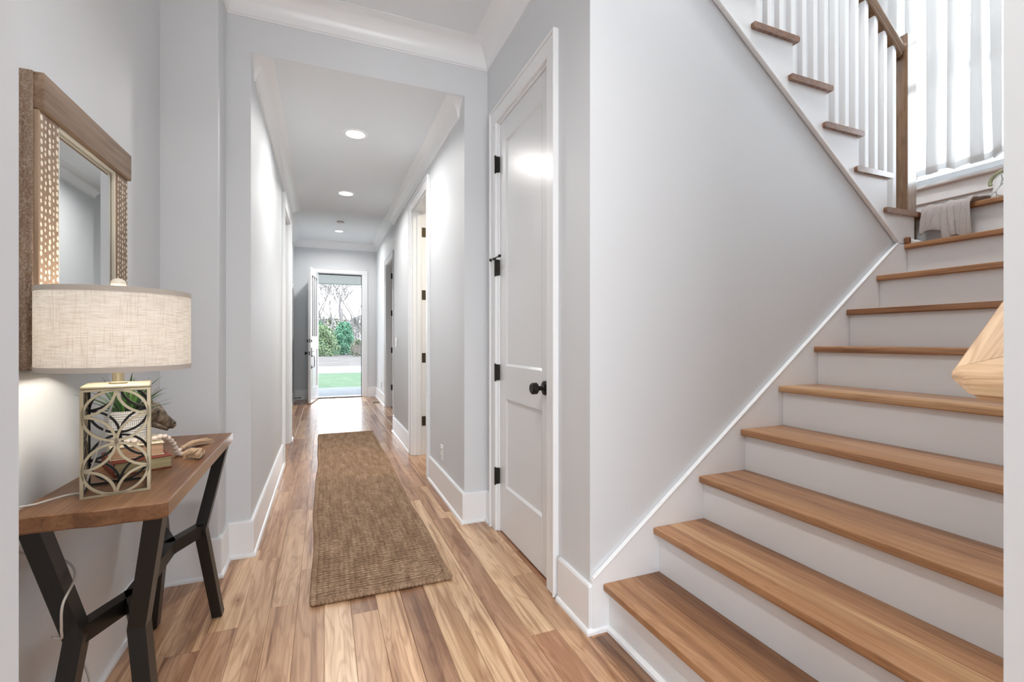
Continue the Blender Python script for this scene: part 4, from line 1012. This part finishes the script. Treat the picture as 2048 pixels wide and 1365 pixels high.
# ------------------------------------------------------------------ blanket and ornament on the landing
def fur():
    m = mat('plush blanket', (.50, .445, .42), .95, spec=.1); k = N(m); v = k.coord('Object', (1, 1, 1))
    f = k.noise(v, 260, 3, .7); g = k.noise(v, 40, 3, .6); k.l(k.mix(k.ramp(f, [(.35, .55), (.65, 0)]), (.56, .505, .48), (.40, .345, .325)), k.b.inputs['Base Color'])
    k.bump(k.math('ADD', f, g), .8, .006); k.b.inputs['Sheen Weight'].default_value = .5; return m
FUR = fur()
bl = thing('throw_blanket', 'fuzzy grey-beige throw blanket draped over the landing edge', 'blanket', (3.2, 1.42, LZ))
def blanket():
    NU, NV = 46, 44; y0, y1 = 1.316, 1.520; vs = []
    for i in range(NU + 1):
        u = i / NU; y = y0 + (y1 - y0) * u
        fold = .028 * math.sin(u * 15 + .5) + .014 * math.sin(u * 31 + 2) - .004 ; foldt = .012 * (1 + math.sin(u * 15 + 1)) + .008 * (1 + math.sin(u * 29))
        hang = (.162 if u < .62 else .115) + .010 * math.sin(u * 14)
        for j in range(NV + 1):
            t = j / NV
            if t < .45:
                s_ = t / .45; x = 3.42 - (3.42 - (LX - .008)) * s_; z = LZ + .010 + foldt * (.4 + .6 * math.sin(PI * min(1, s_ * 1.1)))
                yy = y + .02 * math.sin(s_ * 5 + u * 4) * (1 - s_)
            elif t < .55:
                s_ = (t - .45) / .1; a = s_ * PI / 2; r = .020
                x = LX - .008 - r * math.sin(a) - max(0, fold) * s_; z = LZ + .010 + foldt * .4 * (1 - s_) - r * (1 - math.cos(a)); yy = y
            else:
                s_ = (t - .55) / .45; x = LX - .028 - max(0, fold) * 1.1 - .010 * math.sin(s_ * 2.2); z = LZ - .010 - hang * s_; yy = y + (.012 * math.sin(u * 9)) * s_ - .012 * s_ * (u < .5)
            vs.append((x, yy, z))
    fs = [(i * (NV + 1) + j, i * (NV + 1) + j + 1, (i + 1) * (NV + 1) + j + 1, (i + 1) * (NV + 1) + j) for i in range(NU) for j in range(NV)]
    return MB().add(vs, fs)
bo = build('cloth', blanket(), FUR, bl, smooth='all')
sm_ = bo.modifiers.new('thick', 'SOLIDIFY'); sm_.thickness = .012; sm_.offset = 0
oc = Vector((3.19, 1.236, LZ)) 
on = thing('ornament', 'white ornament with grey marks and pale green rim on the landing', 'ornament', tuple(oc))
OM = mat('white marked ceramic', (.8, .8, .8), .5); k = N(OM); vo = k.n('ShaderNodeTexVoronoi', feature='DISTANCE_TO_EDGE'); vo.inputs['Scale'].default_value = 22
k.l(k.coord('Object', (1, 1, .8)), vo.inputs['Vector']); k.l(k.ramp(vo.outputs['Distance'], [(.02, (.25, .27, .27)), (.06, (.82, .82, .82))]), k.b.inputs['Base Color'])
build('body', MB().lathe([(0, .0006), (.060, .0006), (.062, .008), (.058, .03), (.048, .075), (.042, .105), (.034, .125), (.015, .134), (0, .135)], oc, 32, caps=False), OM, on, smooth=True)
build('rim', MB().tube([(oc.x - .01, oc.y + .062 * math.cos(a), oc.z + .095 + .052 * math.sin(a)) for a in [PI * (-.08 + 1.16 * i / 20) for i in range(21)]], .009, 8), mat('pale green glaze', (.36, .37, .24), .5), on, smooth=True)

# ------------------------------------------------------------------ outdoors
def ground(name, c0, c1, sc, label, cat, x0, x1, y0, y1, z, rough=.9):
    m = mat(name + ' material', c0, rough, spec=0.); k = N(m); f = k.noise(k.coord('Object', (1, .5, 1)), sc, 5, .65); k.l(k.ramp(f, [(.35, c0), (.65, c1)]), k.b.inputs['Base Color'])
    return struct(name, MB().box(x0, x1, y0, y1, z - .3, z), m, label, cat)
GZ = -.35
ground('porch_floor', (.20, .208, .215), (.225, .233, .24), 6, 'grey concrete porch floor outside the front door', 'porch', -4, 5, YE + .14, 12.1, -.02, .6)
ground('ground_lawn', (.082, .118, .074), (.104, .136, .090), 3, 'green front lawn beyond the porch', 'lawn', -60, 70, 12.1, 22.2, GZ)
ground('road', (.20, .20, .20), (.24, .24, .24), 2, 'pale road beyond the lawn', 'road', -90, 100, 22.2, 27.8, GZ + .02)
ground('ground_field', (.112, .102, .092), (.134, .123, .112), .8, 'dry tan grass bank beyond the road', 'field', -120, 130, 27.8, 120, GZ)
struct('porch_beam', MB().box(-4, 5, 12.0, 12.25, 2.50, 3.1).box(-4, 5, YE + .14, 12.0, 2.98, 3.1), mat('porch beam paint', (.30, .315, .31), .8, spec=.1), 'grey porch beam and ceiling above the front doorway', 'porch beam')
BARK = mat('pale grey bark', (.13, .12, .112), .9)
def bare_tree(x, y, h, seed, label, r0=.22, lean=0.):
    rr = random.Random(seed); t = thing('tree', label, 'tree', (x, y, GZ), 'bare trees across the road'); mb = MB(); tw = MB()
    def grow(p, d, L, r, lev):
        n = 4; pts = [p.copy()]; rad = [r]; q = p.copy(); dd = d.copy()
        for i in range(n):
            dd = (dd + Vector((rr.uniform(-.16, .16), rr.uniform(-.16, .16), rr.uniform(-.03, .10)))).normalized(); q = q + dd * L / n; pts.append(q.copy()); rad.append(max(.026, r * (1 - .45 * (i + 1) / n)))
        (mb if lev < 2 else tw).tube(pts, rad, 6 if lev < 2 else 4, caps=False)
        if lev >= 5: return
        for i in range(3 if lev < 4 else 2):
            a = rr.uniform(0, 6.28); s_ = rr.uniform(.35, .95); nd = (dd * 1.0 + Vector((math.cos(a) * s_, math.sin(a) * s_, rr.uniform(-.1, .35)))).normalized()
            b = pts[rr.choice((2, 3, 4, 4))]; grow(b, nd, L * rr.uniform(.55, .82), max(.028, rad[-1] * rr.uniform(.55, .8)), lev + 1)
    grow(Vector((x, y, GZ - .2)), Vector((lean, 0, 1)).normalized(), h * .34, r0, 0)
    build('trunk', mb, BARK, t, fixn=False, smooth='all'); o = build('twigs', tw, BARK, t, fixn=False); o['kind'] = 'stuff'
for a in ((.15, 57, 13, 11, 'bare pale tree standing left of the ivy clump', .26), (2.5, 66, 17, 12, 'tallest bare tree rising behind the ivy clump', .30), (4.3, 77, 17, 13, 'bare tree right of the ivy clump', .26),
          (-1.0, 88, 20, 14, 'bare tree at the left edge of the doorway view', .34), (5.6, 98, 20, 15, 'bare tree at the right edge of the doorway view', .34), (2.2, 110, 22, 16, 'farthest bare tree behind the others', .36)):
    bare_tree(*a)
def foliage(c, r, n, size, seed, m, label, name='bush', shape=1.):
    rr = random.Random(seed); t = thing(name, label, 'bush', (c[0], c[1], GZ)); mb = MB()
    for i in range(n):
        a = rr.uniform(0, 6.28); q = rr.random(); z = q ** .8; rad = math.sqrt(max(0., 1 - (z * shape) ** 2.4)) * rr.uniform(.45, 1.) * (1 + .25 * math.sin(a * 5 + z * 9))
        p = Vector((c[0] + math.cos(a) * rad * r[0], c[1] + math.sin(a) * rad * r[1], GZ + z * r[2]))
        u = Vector((rr.gauss(0, 1), rr.gauss(0, 1), rr.gauss(0, 1))).normalized(); v = u.cross(Vector((rr.gauss(0, 1), rr.gauss(0, 1), rr.gauss(0, 1)))).normalized(); s_ = size * rr.uniform(.6, 1.3)
        mb.add([p - u * s_, p + v * s_ * .55, p + u * s_, p - v * s_ * .55], [(0, 1, 2, 3)])
    o = build('leaves', mb, m, t, fixn=False); o['kind'] = 'stuff'
    build('stem', MB().tube([(c[0], c[1], GZ - .1), (c[0] + .1, c[1], GZ + r[2] * .4), (c[0], c[1], GZ + r[2] * .75)], [.09, .06, .02], 6), BARK, t)
def leafm(name, a, b):
    m = mat(name, a, .6); k = N(m); k.l(k.ramp(k.noise(k.coord('Object', (1, 1, 1)), 2.2, 4, .7), [(.35, a), (.65, b)]), k.b.inputs['Base Color']); return m
G1 = leafm('ivy green', (.045, .15, .085), (.12, .25, .15)); G2 = leafm('hedge green', (.115, .175, .085), (.18, .235, .12)); G3 = leafm('yellow green', (.12, .135, .085), (.17, .18, .125)); G4 = leafm('grey twig haze', (.20, .19, .178), (.25, .24, .225))
foliage((-.15, 47, 0), (1.35, 1.2, 2.9), 7000, .085, 1, G2, 'olive green rounded bush left of the ivy clump')
foliage((1.85, 50, 0), (1.05, 1.0, 3.3), 7000, .085, 2, G1, 'dark green ivy clump in the middle of the doorway view', 'ivy_clump', .95)
foliage((-1.25, 54.2, 0), (1.5, 1.2, 4.1), 6000, .09, 3, G1, 'tall dark green bush behind the olive bush')
foliage((2.95, 46.4, 0), (.72, .75, 1.6), 2200, .075, 4, G3, 'low yellow-green bush beside the ivy clump')
foliage((5.4, 84, 0), (3.4, 2, 5.5), 6000, .12, 5, G4, 'grey leafless thicket at the right of the view')
foliage((2.2, 118, 0), (14, 2, 6.5), 4000, .32, 7, G3, 'low far hedge behind the trees')
bn = thing('wooden_rack', 'weathered wooden slatted rack standing on the bank', 'rack', (2.9, 43, GZ))
WB = mat('weathered board', (.10, .085, .07), .9)
for i in range(4): build('slat', MB().box(2.35, 3.45, 42.9, 42.96, GZ + .38 + .17 * i, GZ + .52 + .17 * i), WB, bn)
for x in (2.42, 2.75, 3.05, 3.38): build('leg', MB().box(x - .04, x + .04, 42.961, 43.04, GZ, GZ + 1.02), WB, bn)
pw = thing('power_line', 'thin dark power line crossing the sky in the doorway', 'power line', (0, 30, 6))
build('cable', MB().tube([(-30 + 4 * i, 40, 9.3 - .28 * i * .5 + .004 * (i - 8) ** 2) for i in range(17)], .022, 6), DARKIN, pw)
for x in (-30.0, 34.0):
    build('pole', MB().tube([(x, 40, GZ - .1), (x, 40, 10.5)], [.16, .12], 10), BARK, pw, smooth=True)

st_l = thing('recessed_light', 'added fill light high above the stairwell, out of view', 'ceiling light', (2.0, 1.1, ZTOP))  # added light with no known fixture, brightens the stairwell walls
build('fill_diffuser', MB().lathe([(0, -.07), (.14, -.06), (.20, -.03), (.21, 0), (0, 0)], (2.0, 1.1, ZTOP), 32, caps=False), LENS, st_l, smooth=True)
area('stairwell_fill_light', (2.0, 1.1, ZTOP - .09), (0, 0, 0), .42, 50, (1., .99, .97))
# ------------------------------------------------------------------ side-room lamp (warm light seen on the doorway jamb)
sr = thing('recessed_light', 'ceiling light in the side room behind the hinged doorway', 'ceiling light', (1.6, 4.0, 2.69))
build('lens', MB().lathe([(0, -.02), (.12, -.018), (.14, 0), (0, 0)], (1.6, 3.9, 2.699), 24, caps=False), LENS, sr)
l_ = area('side_room_light', (1.5, 3.8, 2.66), (0, 0, 0), .25, 13, (1., .85, .66))
